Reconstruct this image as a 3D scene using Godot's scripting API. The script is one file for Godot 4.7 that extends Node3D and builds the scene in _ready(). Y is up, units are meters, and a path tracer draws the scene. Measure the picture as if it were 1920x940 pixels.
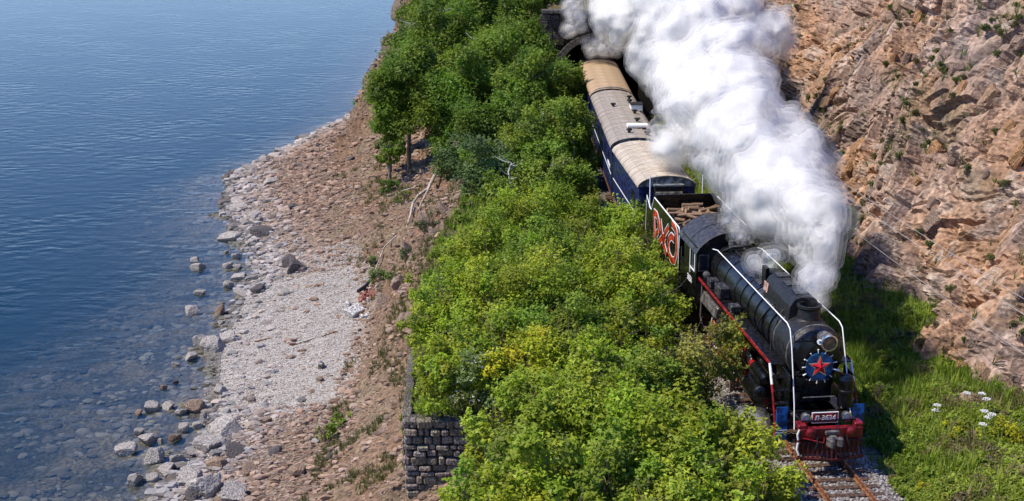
extends Node3D

# A steam train on a lakeside shelf: lake and scree beach on one side, a rock cliff on the other.
# Metres, y up. The camera stands at x 0, z 0, 20.2 m above the rails and looks towards -z; "d" below is -z.

class MB:
	var v := PackedVector3Array()
	var n := PackedVector3Array()
	var c := PackedColorArray()
	var col := Color.WHITE
	func tri(a: Vector3, b: Vector3, d: Vector3, na: Vector3, nb: Vector3, nd: Vector3) -> void:
		v.append(a); v.append(d); v.append(b)
		n.append(na); n.append(nd); n.append(nb)
		c.append(col); c.append(col); c.append(col)
	func quad(a: Vector3, b: Vector3, d: Vector3, e: Vector3) -> void:
		var m := (b - a).cross(e - a)
		if m.length_squared() < 1e-14:
			m = (d - b).cross(e - b)
		m = m.normalized()
		tri(a, b, d, m, m, m)
		tri(a, d, e, m, m, m)
	func quado(a: Vector3, b: Vector3, d: Vector3, e: Vector3, out: Vector3) -> void:
		if (b - a).cross(d - a).dot(out) < 0.0:
			quad(a, e, d, b)
		else:
			quad(a, b, d, e)
	func trio(a: Vector3, b: Vector3, d: Vector3, out: Vector3) -> void:
		var m := (b - a).cross(d - a).normalized()
		if m.dot(out) < 0.0:
			tri(a, d, b, -m, -m, -m)
		else:
			tri(a, b, d, m, m, m)
	func box(at: Vector3, size: Vector3, bev := 0.012, t := Basis.IDENTITY) -> void:
		var h := size * 0.5
		var b: float = minf(bev, minf(h.x, minf(h.y, h.z)) * 0.45)
		var s := [-1.0, 1.0]
		for k in 3:
			var i := (k + 1) % 3
			var j := (k + 2) % 3
			for sk: float in s:
				var o := Vector3.ZERO
				o[k] = sk
				var q := []
				for w: Array in [[-1, -1], [1, -1], [1, 1], [-1, 1]]:
					var p := Vector3.ZERO
					p[k] = sk * h[k]; p[i] = w[0] * (h[i] - b); p[j] = w[1] * (h[j] - b)
					q.append(at + t * p)
				quado(q[0], q[1], q[2], q[3], t * o)
			for si: float in s:
				for sj: float in s:
					var o2 := Vector3.ZERO
					o2[i] = si; o2[j] = sj
					var a1 := Vector3.ZERO
					a1[i] = si * h[i]; a1[j] = sj * (h[j] - b); a1[k] = -(h[k] - b)
					var b1 := a1
					b1[k] = h[k] - b
					var a2 := a1
					a2[i] = si * (h[i] - b); a2[j] = sj * h[j]
					var b2 := a2
					b2[k] = h[k] - b
					quado(at + t * a1, at + t * b1, at + t * b2, at + t * a2, t * o2)
		for sx: float in s:
			for sy: float in s:
				for sz: float in s:
					var g := Vector3(sx, sy, sz)
					trio(at + t * (g * Vector3(h.x, h.y - b, h.z - b)), at + t * (g * Vector3(h.x - b, h.y, h.z - b)), at + t * (g * Vector3(h.x - b, h.y - b, h.z)), t * g)
	func tube(p: Array, r0: float, r1 := -1.0, sides := 7, cap := true) -> void:
		if r1 < 0.0:
			r1 = r0
		var m := p.size()
		var up := Vector3(0.123, 0.97, 0.21).normalized()
		var rings := []
		var norms := []
		for i in m:
			var f: Vector3 = (p[mini(i + 1, m - 1)] - p[maxi(i - 1, 0)]).normalized()
			var a := f.cross(up)
			if a.length() < 0.05:
				a = f.cross(Vector3.RIGHT)
			a = a.normalized()
			up = a.cross(f).normalized()
			var r := lerpf(r0, r1, float(i) / maxf(1.0, m - 1.0))
			var ring := []
			var nn := []
			for k in sides:
				var an := TAU * k / sides
				var d := a * cos(an) + up * sin(an)
				ring.append(p[i] + d * r)
				nn.append(d)
			rings.append(ring)
			norms.append(nn)
		for i in m - 1:
			for k in sides:
				var k2 := (k + 1) % sides
				quadn(rings[i][k], rings[i][k2], rings[i + 1][k2], rings[i + 1][k], norms[i][k], norms[i][k2], norms[i + 1][k2], norms[i + 1][k])
		if cap:
			for e: int in [0, m - 1]:
				var o: Vector3 = (p[0] - p[1]) if e == 0 else (p[m - 1] - p[m - 2])
				for k in range(1, sides - 1):
					trio(rings[e][0], rings[e][k], rings[e][k + 1], o)
	func quadn(a: Vector3, b: Vector3, d: Vector3, e: Vector3, na: Vector3, nb: Vector3, nd: Vector3, ne: Vector3) -> void:
		if (b - a).cross(d - a).dot(na + nb + nd + ne) < 0.0:
			tri(a, d, b, na, nd, nb)
			tri(a, e, d, na, ne, nd)
		else:
			tri(a, b, d, na, nb, nd)
			tri(a, d, e, na, nd, ne)
	# profile points (radius, height) going up the outside; axis along t's y
	func lathe(prof: Array, t: Transform3D, segs := 20, from := 0.0, sweep := TAU) -> void:
		for i in prof.size() - 1:
			var p: Vector2 = prof[i]
			var q: Vector2 = prof[i + 1]
			var g := Vector2(q.y - p.y, p.x - q.x).normalized()
			for k in segs:
				var a0 := from + sweep * k / segs
				var a1 := from + sweep * (k + 1) / segs
				var d0 := Vector3(cos(a0), 0, sin(a0))
				var d1 := Vector3(cos(a1), 0, sin(a1))
				var n0 := t.basis * (d0 * g.x + Vector3.UP * g.y)
				var n1 := t.basis * (d1 * g.x + Vector3.UP * g.y)
				var A := t * (d0 * p.x + Vector3.UP * p.y)
				var B := t * (d1 * p.x + Vector3.UP * p.y)
				var C := t * (d1 * q.x + Vector3.UP * q.y)
				var D := t * (d0 * q.x + Vector3.UP * q.y)
				if p.x > 1e-5:
					qtri(A, B, C, n0, n1, n1)
				if q.x > 1e-5:
					qtri(A, C, D, n0, n1, n0)
	func qtri(a: Vector3, b: Vector3, d: Vector3, na: Vector3, nb: Vector3, nd: Vector3) -> void:
		if (b - a).cross(d - a).dot(na + nb + nd) < 0.0:
			tri(a, d, b, na, nd, nb)
		else:
			tri(a, b, d, na, nb, nd)
	# polygon in t's xy plane, from z0 to z1
	func prism(poly: PackedVector2Array, z0: float, z1: float, t := Transform3D.IDENTITY) -> void:
		var ids := Geometry2D.triangulate_polygon(poly)
		for i in range(0, ids.size(), 3):
			for z: float in [z0, z1]:
				var o := t.basis * Vector3(0, 0, -1.0 if z == minf(z0, z1) else 1.0)
				trio(t * Vector3(poly[ids[i]].x, poly[ids[i]].y, z), t * Vector3(poly[ids[i + 1]].x, poly[ids[i + 1]].y, z), t * Vector3(poly[ids[i + 2]].x, poly[ids[i + 2]].y, z), o)
		var sgn := -1.0 if Geometry2D.is_polygon_clockwise(poly) else 1.0
		for i in poly.size():
			var a := poly[i]
			var b := poly[(i + 1) % poly.size()]
			var o2 := t.basis * (Vector3(b.y - a.y, a.x - b.x, 0) * sgn)
			quado(t * Vector3(a.x, a.y, z0), t * Vector3(b.x, b.y, z0), t * Vector3(b.x, b.y, z1), t * Vector3(a.x, a.y, z1), o2)
	func mesh() -> ArrayMesh:
		var arr := []
		arr.resize(Mesh.ARRAY_MAX)
		arr[Mesh.ARRAY_VERTEX] = v
		arr[Mesh.ARRAY_NORMAL] = n
		arr[Mesh.ARRAY_COLOR] = c
		var m := ArrayMesh.new()
		m.add_surface_from_arrays(Mesh.PRIMITIVE_TRIANGLES, arr)
		return m

var M := {}
var rng := RandomNumberGenerator.new()
var used := {}

func numbered(called: String) -> String:
	var k: int = used.get(called, 0)
	used[called] = k + 1
	return called if k == 0 else "%s_%03d" % [called, k]

func tag(o: Node, label: String, category: String, group := "") -> Node:
	o.set_meta("label", label)
	o.set_meta("category", category)
	if group:
		o.set_meta("group", group)
	return o

func thing(called: String, label: String, category: String, at := Vector3.ZERO, turn := 0.0, group := "") -> Node3D:
	var o := Node3D.new()
	o.name = numbered(called)
	add_child(o)
	o.position = at
	o.rotation.y = turn
	tag(o, label, category, group)
	return o

func obj(called: String, mb, m: Material, parent: Node = self) -> MeshInstance3D:
	var o := MeshInstance3D.new()
	var me: Mesh = mb.mesh() if mb is MB else mb
	o.mesh = me
	o.material_override = m
	if parent == self:
		o.name = numbered(called)
	else:
		var k := 0
		for ch in parent.get_children():
			if String(ch.name) == called or String(ch.name).begins_with(called + "_0") or String(ch.name).begins_with(called + "_1") or String(ch.name).begins_with(called + "_2"):
				k += 1
		o.name = called if k == 0 else "%s_%03d" % [called, k]
	parent.add_child(o, true)
	return o

func struct(called: String, mb, m: Material) -> MeshInstance3D:
	var o := obj(called, mb, m)
	o.set_meta("kind", "structure")
	return o

func lin(r: float, g: float, b: float) -> Color:
	return Color(r, g, b).linear_to_srgb()

func mat(r: float, g: float, b: float, rough := 0.6, metal := 0.0) -> StandardMaterial3D:
	var m := StandardMaterial3D.new()
	m.albedo_color = lin(r, g, b)
	m.roughness = rough
	m.metallic = metal
	return m

func noise(kind: int, freq: float, sd: int, oct := 1) -> FastNoiseLite:
	var f := FastNoiseLite.new()
	f.noise_type = kind
	f.seed = sd
	f.frequency = freq
	f.fractal_type = FastNoiseLite.FRACTAL_FBM if oct > 1 else FastNoiseLite.FRACTAL_NONE
	f.fractal_octaves = oct
	return f

func ntex(f: FastNoiseLite, lo: Color, hi: Color, size := 512, at0 := 0.25, at1 := 0.75) -> NoiseTexture2D:
	var t := NoiseTexture2D.new()
	t.width = size
	t.height = size
	t.seamless = true
	t.noise = f
	var g := Gradient.new()
	g.set_color(0, lo); g.set_offset(0, at0)
	g.set_color(1, hi); g.set_offset(1, at1)
	t.color_ramp = g
	return t

func table(xs: Array, ys: Array, x: float) -> float:
	if x <= xs[0]:
		return ys[0]
	for i in range(1, xs.size()):
		if x <= xs[i]:
			return lerpf(ys[i - 1], ys[i], (x - xs[i - 1]) / (xs[i] - xs[i - 1]))
	return ys[-1]

# centre line of the track: x at the distance d
func axis_x(d: float) -> float:
	if d < 66.0:
		return 10.95 - 0.112 * (d - 44.2)
	var t := minf(d, 90.0) - 66.0
	return 8.51 - 0.112 * t + 0.112 / 48.0 * t * t

func grid_mesh(xs: PackedVector3Array, cols: int, colors: PackedColorArray, skip := {}) -> ArrayMesh:
	var rows := xs.size() / cols
	var idx := PackedInt32Array()
	for r in rows - 1:
		for k in cols - 1:
			var a := r * cols + k
			if skip.has(a):
				continue
			idx.append_array([a, a + cols, a + 1, a + 1, a + cols, a + cols + 1])
	var arr := []
	arr.resize(Mesh.ARRAY_MAX)
	arr[Mesh.ARRAY_VERTEX] = xs
	arr[Mesh.ARRAY_COLOR] = colors
	arr[Mesh.ARRAY_INDEX] = idx
	var m := ArrayMesh.new()
	m.add_surface_from_arrays(Mesh.PRIMITIVE_TRIANGLES, arr)
	return m

func multi(called: String, me: Mesh, ts: Array, cs: Array, m: Material, parent: Node = self) -> MultiMeshInstance3D:
	var mm := MultiMesh.new()
	mm.transform_format = MultiMesh.TRANSFORM_3D
	mm.use_colors = true
	mm.mesh = me
	mm.instance_count = ts.size()
	for i in ts.size():
		mm.set_instance_transform(i, ts[i])
		mm.set_instance_color(i, cs[i])
	var o := MultiMeshInstance3D.new()
	o.multimesh = mm
	o.material_override = m
	o.name = numbered(called) if parent == self else called
	parent.add_child(o, true)
	o.set_meta("kind", "stuff")
	return o

func rot(rx := 0.0, ry := 0.0, rz := 0.0) -> Basis:
	return Basis.from_euler(Vector3(rx, ry, rz))

func _ready() -> void:
	rng.seed = 20240611
	# camera, sky, sun, exposure
	var cam := Camera3D.new()
	cam.name = "camera"
	cam.fov = 20.497
	cam.near = 0.5
	cam.far = 6000.0
	cam.position = Vector3(0, 20.218, 0)
	cam.rotation_degrees = Vector3(-15.683, 0, 0)
	add_child(cam)
	var env := Environment.new()
	var sm := ProceduralSkyMaterial.new()
	sm.sky_top_color = Color(0.15, 0.36, 0.7)
	sm.sky_horizon_color = Color(0.74, 0.87, 0.99)
	sm.sky_curve = 0.12
	sm.ground_bottom_color = Color(0.25, 0.3, 0.33)
	sm.ground_horizon_color = Color(0.5, 0.6, 0.68)
	sm.sun_angle_max = 20.0
	env.sky = Sky.new()
	env.sky.sky_material = sm
	env.background_mode = Environment.BG_SKY
	env.background_energy_multiplier = 1.3
	env.tonemap_mode = Environment.TONE_MAPPER_LINEAR
	env.tonemap_exposure = 1.4
	env.sdfgi_enabled = true
	env.ssao_enabled = true
	env.ssil_enabled = true
	env.volumetric_fog_enabled = true
	env.volumetric_fog_density = 0.0
	var we := WorldEnvironment.new()
	we.name = "environment"
	we.environment = env
	add_child(we)
	var sun := DirectionalLight3D.new()
	sun.name = "sun"
	sun.light_energy = 1.35
	sun.light_color = Color(1.0, 0.965, 0.91)
	sun.light_angular_distance = 0.5
	sun.shadow_enabled = true
	add_child(sun)
	sun.look_at_from_position(Vector3(-0.95, 1.4, 0.15), Vector3.ZERO, Vector3.UP)
	materials()
	train_materials()
	terrain()
	lake()
	cliff()
	portal()
	track()
	locomotive()
	tender()
	carriages()
	retaining_wall()
	boulders()
	scree()
	beach_finds()
	trees()
	bushes()
	verge()
	wires()
	smoke()

func rock_mat(scale: float) -> StandardMaterial3D:
	var m := StandardMaterial3D.new()
	m.vertex_color_use_as_albedo = true
	m.roughness = 0.92
	m.albedo_texture = M.rock_tex
	m.uv1_triplanar = true
	m.uv1_world_triplanar = true
	m.uv1_scale = Vector3.ONE * scale
	m.heightmap_enabled = true
	m.heightmap_texture = M.rock_bump
	m.heightmap_scale = 4.0
	m.metallic_specular = 0.3
	return m

func materials() -> void:
	M.rock_tex = ntex(noise(FastNoiseLite.TYPE_SIMPLEX_SMOOTH, 0.02, 5, 5), Color(0.62, 0.6, 0.58), Color(1, 0.99, 0.97))
	M.rock_bump = ntex(noise(FastNoiseLite.TYPE_CELLULAR, 0.03, 9, 3), Color.BLACK, Color.WHITE)
	M.grime = ntex(noise(FastNoiseLite.TYPE_SIMPLEX_SMOOTH, 0.012, 15, 5), Color(0.55, 0.52, 0.5), Color(1, 1, 1), 512, 0.3, 0.7)
	M.grime_soft = ntex(noise(FastNoiseLite.TYPE_SIMPLEX_SMOOTH, 0.008, 16, 4), Color(0.78, 0.76, 0.73), Color(1, 1, 1), 512, 0.25, 0.75)
	M.rock = rock_mat(0.35)
	M.rock.heightmap_scale = 2.5
	M.ground = rock_mat(0.3)
	M.ground.heightmap_scale = 6.0
	M.stone = StandardMaterial3D.new()
	M.stone.vertex_color_use_as_albedo = true
	M.stone.roughness = 0.95
	M.stone.metallic_specular = 0.25
	M.boulder = rock_mat(0.6)
	M.boulder.uv1_world_triplanar = false
	M.boulder.heightmap_scale = 3.0
	M.leaf = StandardMaterial3D.new()
	M.leaf.vertex_color_use_as_albedo = true
	M.leaf.roughness = 0.55
	M.leaf.metallic_specular = 0.35
	M.leaf.backlight_enabled = true
	M.leaf.backlight = lin(0.7, 0.85, 0.3)
	M.bark = StandardMaterial3D.new()
	M.bark.vertex_color_use_as_albedo = true
	M.bark.roughness = 0.9

const LD := [32.0, 47.5, 49.0, 49.5, 62.0, 64.5, 74.0, 84.0, 95.0, 108.0, 122.0, 131.0, 143.5, 158.0, 188.0]
const LXL := [2.0, 1.5, 1.2, -3.75, -4.3, -4.2, -4.0, -2.8, -2.5, -2.0, -1.0, -1.0, -1.0, -1.0, -1.0]
const LXF := [0.2, -0.4, -0.6, -3.95, -4.5, -5.6, -6.0, -6.0, -6.0, -8.0, -9.0, -9.0, -8.0, -7.0, -8.0]
const LYF := [-2.0, -2.1, -2.2, -2.9, -2.6, -2.6, -2.6, -2.6, -2.8, -3.0, -2.5, -2.5, -2.5, -2.5, -2.5]
const LXT := [-7.0, -7.0, -8.0, -8.5, -8.3, -8.5, -8.6, -9.0, -12.0, -15.0, -17.0, -16.0, -14.0, -12.0, -14.0]
const LYT := [-5.7, -5.8, -5.9, -5.9, -6.0, -6.0, -6.0, -5.9, -5.0, -5.0, -4.8, -4.5, -4.5, -4.5, -4.5]
const LXS := [-18.5, -16.6, -16.5, -16.3, -15.1, -15.0, -16.8, -17.4, -18.3, -22.9, -25.4, -22.6, -19.9, -16.6, -18.5]
const CD := [30.0, 44.0, 48.7, 49.8, 53.3, 56.0, 58.8, 59.8, 61.9, 67.2, 73.0, 80.0, 93.0, 104.0, 113.0, 117.0, 140.0]
const CX := [20.0, 19.3, 18.4, 17.5, 16.6, 17.0, 18.0, 17.2, 16.7, 16.8, 17.3, 17.7, 18.2, 17.5, 15.0, 13.5, 13.0]
const WATER := -7.0
var n_big: FastNoiseLite
var n_mid: FastNoiseLite
var n_fine: FastNoiseLite

func ground_y(x: float, d: float) -> float:
	var wob := n_big.get_noise_2d(x * 2.0, d * 2.0)
	var xl := table(LD, LXL, d)
	var xf := table(LD, LXF, d)
	var yf := table(LD, LYF, d)
	var xt := table(LD, LXT, d)
	var yt := table(LD, LYT, d)
	var xs := table(LD, LXS, d) + n_mid.get_noise_2d(d * 3.0, 7.0) * 0.9
	var y: float
	var rough := 0.12
	if x >= xl:
		y = -0.45 + 0.1 * wob
		var off := absf(x - axis_x(d))
		if off < 2.2:
			y = -0.45
			rough = 0.0
		else:
			rough = 0.08 * smoothstep(2.2, 3.5, off)
		if x > axis_x(d) + 2.5:
			y += 0.16 * (x - axis_x(d) - 2.5)
	elif x >= xf:
		y = lerpf(yf, -0.5, (x - xf) / maxf(0.01, xl - xf))
		rough = 0.3 if d > 63.0 else 0.02
	elif x >= xt:
		y = lerpf(yt, yf, (x - xt) / (xf - xt))
		rough = 0.28
	elif x >= xs:
		y = lerpf(WATER, yt, (x - xs) / (xt - xs))
		rough = 0.12 if d < 88.0 else 0.2
	else:
		var o := xs - x
		var deep := smoothstep(66.0, 100.0, d)
		y = WATER - lerpf(0.06, 0.12, deep) * o - lerpf(0.004, 0.012, deep) * o * o
		rough = 0.22
	y += rough * (n_mid.get_noise_2d(x * 1.6, d * 1.6) + 0.6 * n_fine.get_noise_2d(x * 1.2, d * 1.2))
	# eroded bank of earth and rock below the shelf
	if x < xl + 0.5 and x > xt and d > 64.0 and d < 96.0:
		var e := n_fine.get_noise_2d(d * 1.1, x * 0.35)
		y += 0.75 * e * smoothstep(64.0, 68.0, d) * (1.0 - smoothstep(88.0, 96.0, d)) * smoothstep(xt, xt + 2.5, x)
	# the spur that the tunnel goes through
	if d > 112.5:
		var soft := 14.0 * smoothstep(2.0, -9.0, x)
		var ramp := 9.0 * smoothstep(112.5, 120.0 + soft, d) - 0.6 + maxf(0.0, d - 118.0 - soft) * 0.42
		if x < -3.0:
			ramp -= (2.2 * smoothstep(-3.0, -9.0, x) + 0.8 * maxf(0.0, -9.0 - x)) * smoothstep(128.0, 114.0, d)
		if x > 2.9 and x < 12.0:
			ramp = (8.3 + maxf(0.0, d - 118.0) * 0.42) if d > 114.35 else -5.0
		var lim := (x + 13.6 - 0.0 * d) * 2.0 - 1.0 + 2.2 * n_mid.get_noise_2d(x * 1.0, d * 1.4) + 1.6 * n_fine.get_noise_2d(x * 0.5 + 40.0, d * 0.8)
		if x > -4.0:
			lim = 60.0
		y = maxf(y, minf(ramp + 0.5 * wob, lim))
	return y

func ground_color(x: float, d: float, y: float) -> Color:
	var a := n_mid.get_noise_2d(x * 1.3 + 90.0, d * 1.3)
	var b := n_fine.get_noise_2d(x * 2.0, d * 2.0)
	var earth := Color(0.27, 0.165, 0.105).lerp(Color(0.27, 0.21, 0.14), clampf(0.5 + a, 0, 1)) * (1.0 + 0.25 * b)
	var shingle := Color(0.43, 0.385, 0.325) * (1.0 + 0.2 * b)
	var turf := Color(0.09, 0.12, 0.035).lerp(Color(0.2, 0.16, 0.08), clampf(0.4 + 1.2 * a, 0, 1))
	var xl := table(LD, LXL, d)
	var xt := table(LD, LXT, d)
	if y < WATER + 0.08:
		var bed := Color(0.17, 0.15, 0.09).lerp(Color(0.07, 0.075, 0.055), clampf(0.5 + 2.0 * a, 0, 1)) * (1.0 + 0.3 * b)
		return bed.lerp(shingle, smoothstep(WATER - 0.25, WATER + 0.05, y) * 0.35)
	if d > 113.0 and y > 0.5:
		return earth.lerp(turf, 0.5 + 0.5 * smoothstep(-0.2, 0.2, a)) if x > -8.0 else Color(0.24, 0.17, 0.13) * (1.0 + 0.4 * b)
	if x > xl:
		if absf(x - axis_x(d)) < 2.4:
			return Color(0.24, 0.2, 0.165)
		return turf
	if d < 87.0:
		return earth.lerp(shingle, smoothstep(xt + 0.8, xt - 0.6, x + 0.9 * a) * lerpf(0.25, 1.0, smoothstep(61.0, 66.5, d + 1.5 * a)))
	return earth.lerp(shingle * Color(1.0, 0.9, 0.82), smoothstep(xt + 1.0, xt - 4.0, x + 1.5 * a) * 0.6)

func terrain() -> void:
	n_big = noise(FastNoiseLite.TYPE_SIMPLEX_SMOOTH, 0.05, 3, 2)
	n_mid = noise(FastNoiseLite.TYPE_SIMPLEX_SMOOTH, 0.16, 4, 3)
	n_fine = noise(FastNoiseLite.TYPE_SIMPLEX_SMOOTH, 0.55, 6, 3)
	var xs := PackedFloat32Array()
	var x := -260.0
	while x < -62.0:
		xs.append(x); x += 18.0
	while x < -20.0:
		xs.append(x); x += 0.7
	while x < 3.0:
		xs.append(x); x += 0.2
	while x < 34.0:
		xs.append(x); x += 0.55
	while x < 260.0:
		xs.append(x); x += 20.0
	var ds := PackedFloat32Array()
	var d := -60.0
	while d < 36.0:
		ds.append(d); d += 8.0
	while d < 116.0:
		ds.append(d); d += 0.25
	while d < 170.0:
		ds.append(d); d += 0.7
	while d < 520.0:
		ds.append(d); d += 25.0
	var pts := PackedVector3Array()
	var cols := PackedColorArray()
	var skip := {}
	var nx := xs.size()
	for i in ds.size():
		for k in nx:
			var y := ground_y(xs[k], ds[i])
			pts.append(Vector3(xs[k], y, -ds[i]))
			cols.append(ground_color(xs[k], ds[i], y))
			if ds[i] > 113.6 and ds[i] < 114.6 and absf(xs[k] + 0.27 - axis_x(114.0)) < 3.4:
				skip[i * nx + k] = true
	struct("ground", grid_mesh(pts, nx, cols, skip), M.ground)

# ripples that run across the lake, stronger in some patches of wind than in others
func ripples() -> ImageTexture:
	var a := noise(FastNoiseLite.TYPE_SIMPLEX_SMOOTH, 0.026, 21, 5).get_seamless_image(1024, 1024)
	var w := noise(FastNoiseLite.TYPE_SIMPLEX_SMOOTH, 0.0042, 22, 3).get_seamless_image(1024, 1024)
	a.convert(Image.FORMAT_L8)
	w.convert(Image.FORMAT_L8)
	var pa := a.get_data()
	var pw := w.get_data()
	var out := PackedFloat32Array()
	out.resize(1024 * 1024)
	for i in 1024 * 1024:
		var m := clampf((pw[i] / 255.0 - 0.3) * 1.8, 0.0, 1.0)
		out[i] = 0.5 + (pa[i] / 255.0 - 0.5) * (0.3 + 0.75 * m)
	return ImageTexture.create_from_image(Image.create_from_data(1024, 1024, false, Image.FORMAT_RF, out.to_byte_array()))

func lake() -> void:
	var m := StandardMaterial3D.new()
	m.albedo_color = Color(0.12, 0.27, 0.33, 0.1)
	m.transparency = BaseMaterial3D.TRANSPARENCY_ALPHA
	m.roughness = 0.06
	m.metallic_specular = 0.41
	m.heightmap_enabled = true
	m.heightmap_texture = ripples()
	m.heightmap_scale = 6.5
	m.uv1_triplanar = true
	m.uv1_world_triplanar = true
	m.uv1_scale = Vector3(0.0151, 0.05, 0.0237)
	var pts := PackedVector3Array()
	var cols := PackedColorArray()
	for r in 2:
		for k in 2:
			pts.append(Vector3(-2500.0 + 2530.0 * k, WATER, 80.0 - 4000.0 * r))
			cols.append(Color.WHITE)
	struct("lake_water", grid_mesh(pts, 2, cols), m)
	var fog := FogVolume.new()
	fog.name = "water_depth"
	fog.shape = RenderingServer.FOG_VOLUME_SHAPE_BOX
	fog.size = Vector3(1000, 20, 1400)
	fog.position = Vector3(-470, WATER - 10.03, -600)
	var fm := FogMaterial.new()
	fm.albedo = Color(0.12, 0.3, 0.31)
	fm.density = 0.2
	fog.material = fm
	add_child(fog)
	fog.set_meta("kind", "structure")
	var bed := PackedVector3Array()
	for r in 2:
		for k in 2:
			bed.append(Vector3(-2500.0 + 2600.0 * k, -40.0, 100.0 - 4100.0 * r))
	struct("lake_bed", grid_mesh(bed, 2, PackedColorArray([Color(0.05, 0.06, 0.05), Color(0.05, 0.06, 0.05), Color(0.05, 0.06, 0.05), Color(0.05, 0.06, 0.05)])), M.stone)

var c_cell: FastNoiseLite
var c_cell2: FastNoiseLite
var c_cell3: FastNoiseLite
var c_edge: FastNoiseLite

func cliff_setup() -> void:
	c_cell = noise(FastNoiseLite.TYPE_CELLULAR, 0.3, 31)
	c_cell.cellular_return_type = FastNoiseLite.RETURN_CELL_VALUE
	c_cell2 = noise(FastNoiseLite.TYPE_CELLULAR, 0.8, 32)
	c_cell2.cellular_return_type = FastNoiseLite.RETURN_CELL_VALUE
	c_cell3 = noise(FastNoiseLite.TYPE_CELLULAR, 2.0, 33)
	c_cell3.cellular_return_type = FastNoiseLite.RETURN_CELL_VALUE
	c_edge = noise(FastNoiseLite.TYPE_CELLULAR, 0.42, 34)
	c_edge.cellular_return_type = FastNoiseLite.RETURN_DISTANCE2_SUB
	for f: FastNoiseLite in [c_cell, c_cell2, c_cell3, c_edge]:
		f.cellular_distance_function = FastNoiseLite.DISTANCE_EUCLIDEAN
		f.cellular_jitter = 1.0

# a point of the cliff face: d along the track, b metres up the slope
func cliff_point(d: float, b: float) -> Vector3:
	var steep := 0.48 + 0.16 * n_big.get_noise_2d(d * 0.9, 50.0) - 0.2 * smoothstep(98.0, 114.0, d)
	var run := b * sin(steep)
	var y := -0.9 + b * cos(steep)
	var base := table(CD, CX, d)
	var wx := n_mid.get_noise_2d(d * 0.8, b * 0.8)
	var wy := n_mid.get_noise_2d(d * 0.8 + 300.0, b * 0.8)
	var u := d * 0.85 + 1.1 * wx + b * 0.12
	var w := b * 0.55 + 1.1 * wy
	var s := 1.5 * n_big.get_noise_2d(d * 1.5, b * 1.1)
	s += 0.6 * c_cell.get_noise_2d(u, w) + 0.24 * c_cell2.get_noise_2d(u, w * 1.1) + 0.17 * c_cell3.get_noise_2d(u, w)
	s += 0.55 * absf(n_mid.get_noise_2d(u * 0.9, w * 0.35)) + 0.12 * n_fine.get_noise_2d(u * 1.4, w * 0.8)
	var e := c_edge.get_noise_2d(u * 0.9 + 31.0, w * 0.8)
	s -= 0.6 * (1.0 - smoothstep(-1.0, -0.9, e))
	var e2 := c_edge.get_noise_2d(u * 2.6 + 77.0, w * 2.1)
	s -= 0.24 * (1.0 - smoothstep(-1.0, -0.86, e2))
	s *= smoothstep(-1.0, 2.0, b)
	return Vector3(base + run - s * 0.82, y + s * 0.45, -d)

func cliff_color(d: float, b: float) -> Color:
	var a := n_big.get_noise_2d(d * 1.6 + 11.0, b * 2.2)
	var c := n_mid.get_noise_2d(d * 1.1 + 70.0, b * 1.1)
	var v := c_cell2.get_noise_2d(d * 0.85, b * 0.6)
	var col := Color(0.44, 0.3, 0.22).lerp(Color(0.36, 0.27, 0.225), clampf(0.5 + 1.3 * c, 0, 1))
	col = col.lerp(Color(0.47, 0.28, 0.16), clampf(a * 1.6 + 0.0, 0, 0.7))
	col = col.lerp(Color(0.17, 0.14, 0.125), clampf((n_fine.get_noise_2d(d * 0.5, b * 0.22) - 0.18) * 2.0, 0, 0.6))
	var v3 := c_cell3.get_noise_2d(d * 0.85 + n_mid.get_noise_2d(d * 0.8, b * 0.8), b * 0.55)
	col = col.lerp(Color(0.44, 0.38, 0.33), clampf(v3 * 0.9 - 0.25, 0, 0.6))
	var moss := n_mid.get_noise_2d(d * 0.55 + 200.0, b * 0.9) + 0.3 * smoothstep(9.0, 17.0, b) * smoothstep(75.0, 50.0, d)
	col = col.lerp(Color(0.2, 0.19, 0.09), clampf((moss - 0.3) * 1.5, 0.0, 0.35))
	return col * (1.18 + 0.26 * v + 0.12 * v3)

func cliff() -> void:
	cliff_setup()
	var pts := PackedVector3Array()
	var cols := PackedColorArray()
	var bs := PackedFloat32Array()
	var b := -1.0
	while b < 19.0:
		bs.append(b); b += 0.115
	while b < 30.0:
		bs.append(b); b += 0.4
	var ds := PackedFloat32Array()
	var d := 20.0
	while d < 40.0:
		ds.append(d); d += 0.8
	while d < 92.0:
		ds.append(d); d += 0.15
	while d < 124.0:
		ds.append(d); d += 0.3
	for i in bs.size() + 2:
		for k in ds.size():
			var bb := bs[mini(i, bs.size() - 1)]
			var p := cliff_point(ds[k], bb)
			if i >= bs.size():
				p += Vector3(12.0, 3.0, 0) if i == bs.size() else Vector3(240.0, 30.0, 0)
			pts.append(p)
			cols.append(cliff_color(ds[k], bb))
	struct("cliff", grid_mesh(pts, ds.size(), cols), M.rock)

func curve_sweep(mb: MB, d0: float, d1: float, step: float, prof: Array) -> void:
	# prof: points (offset to the right, height), swept along the track, listed so that the outside is on the left of travel
	var n := int((d1 - d0) / step)
	for i in n:
		var da := d0 + step * i
		var db := d0 + step * (i + 1)
		for k in prof.size() - 1:
			var p: Vector2 = prof[k]
			var q: Vector2 = prof[k + 1]
			var a := Vector3(axis_x(da) + p.x, p.y, -da)
			var b := Vector3(axis_x(da) + q.x, q.y, -da)
			var c := Vector3(axis_x(db) + q.x, q.y, -db)
			var e := Vector3(axis_x(db) + p.x, p.y, -db)
			mb.quado(a, b, c, e, Vector3(p.y - q.y, q.x - p.x, 0))

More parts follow.
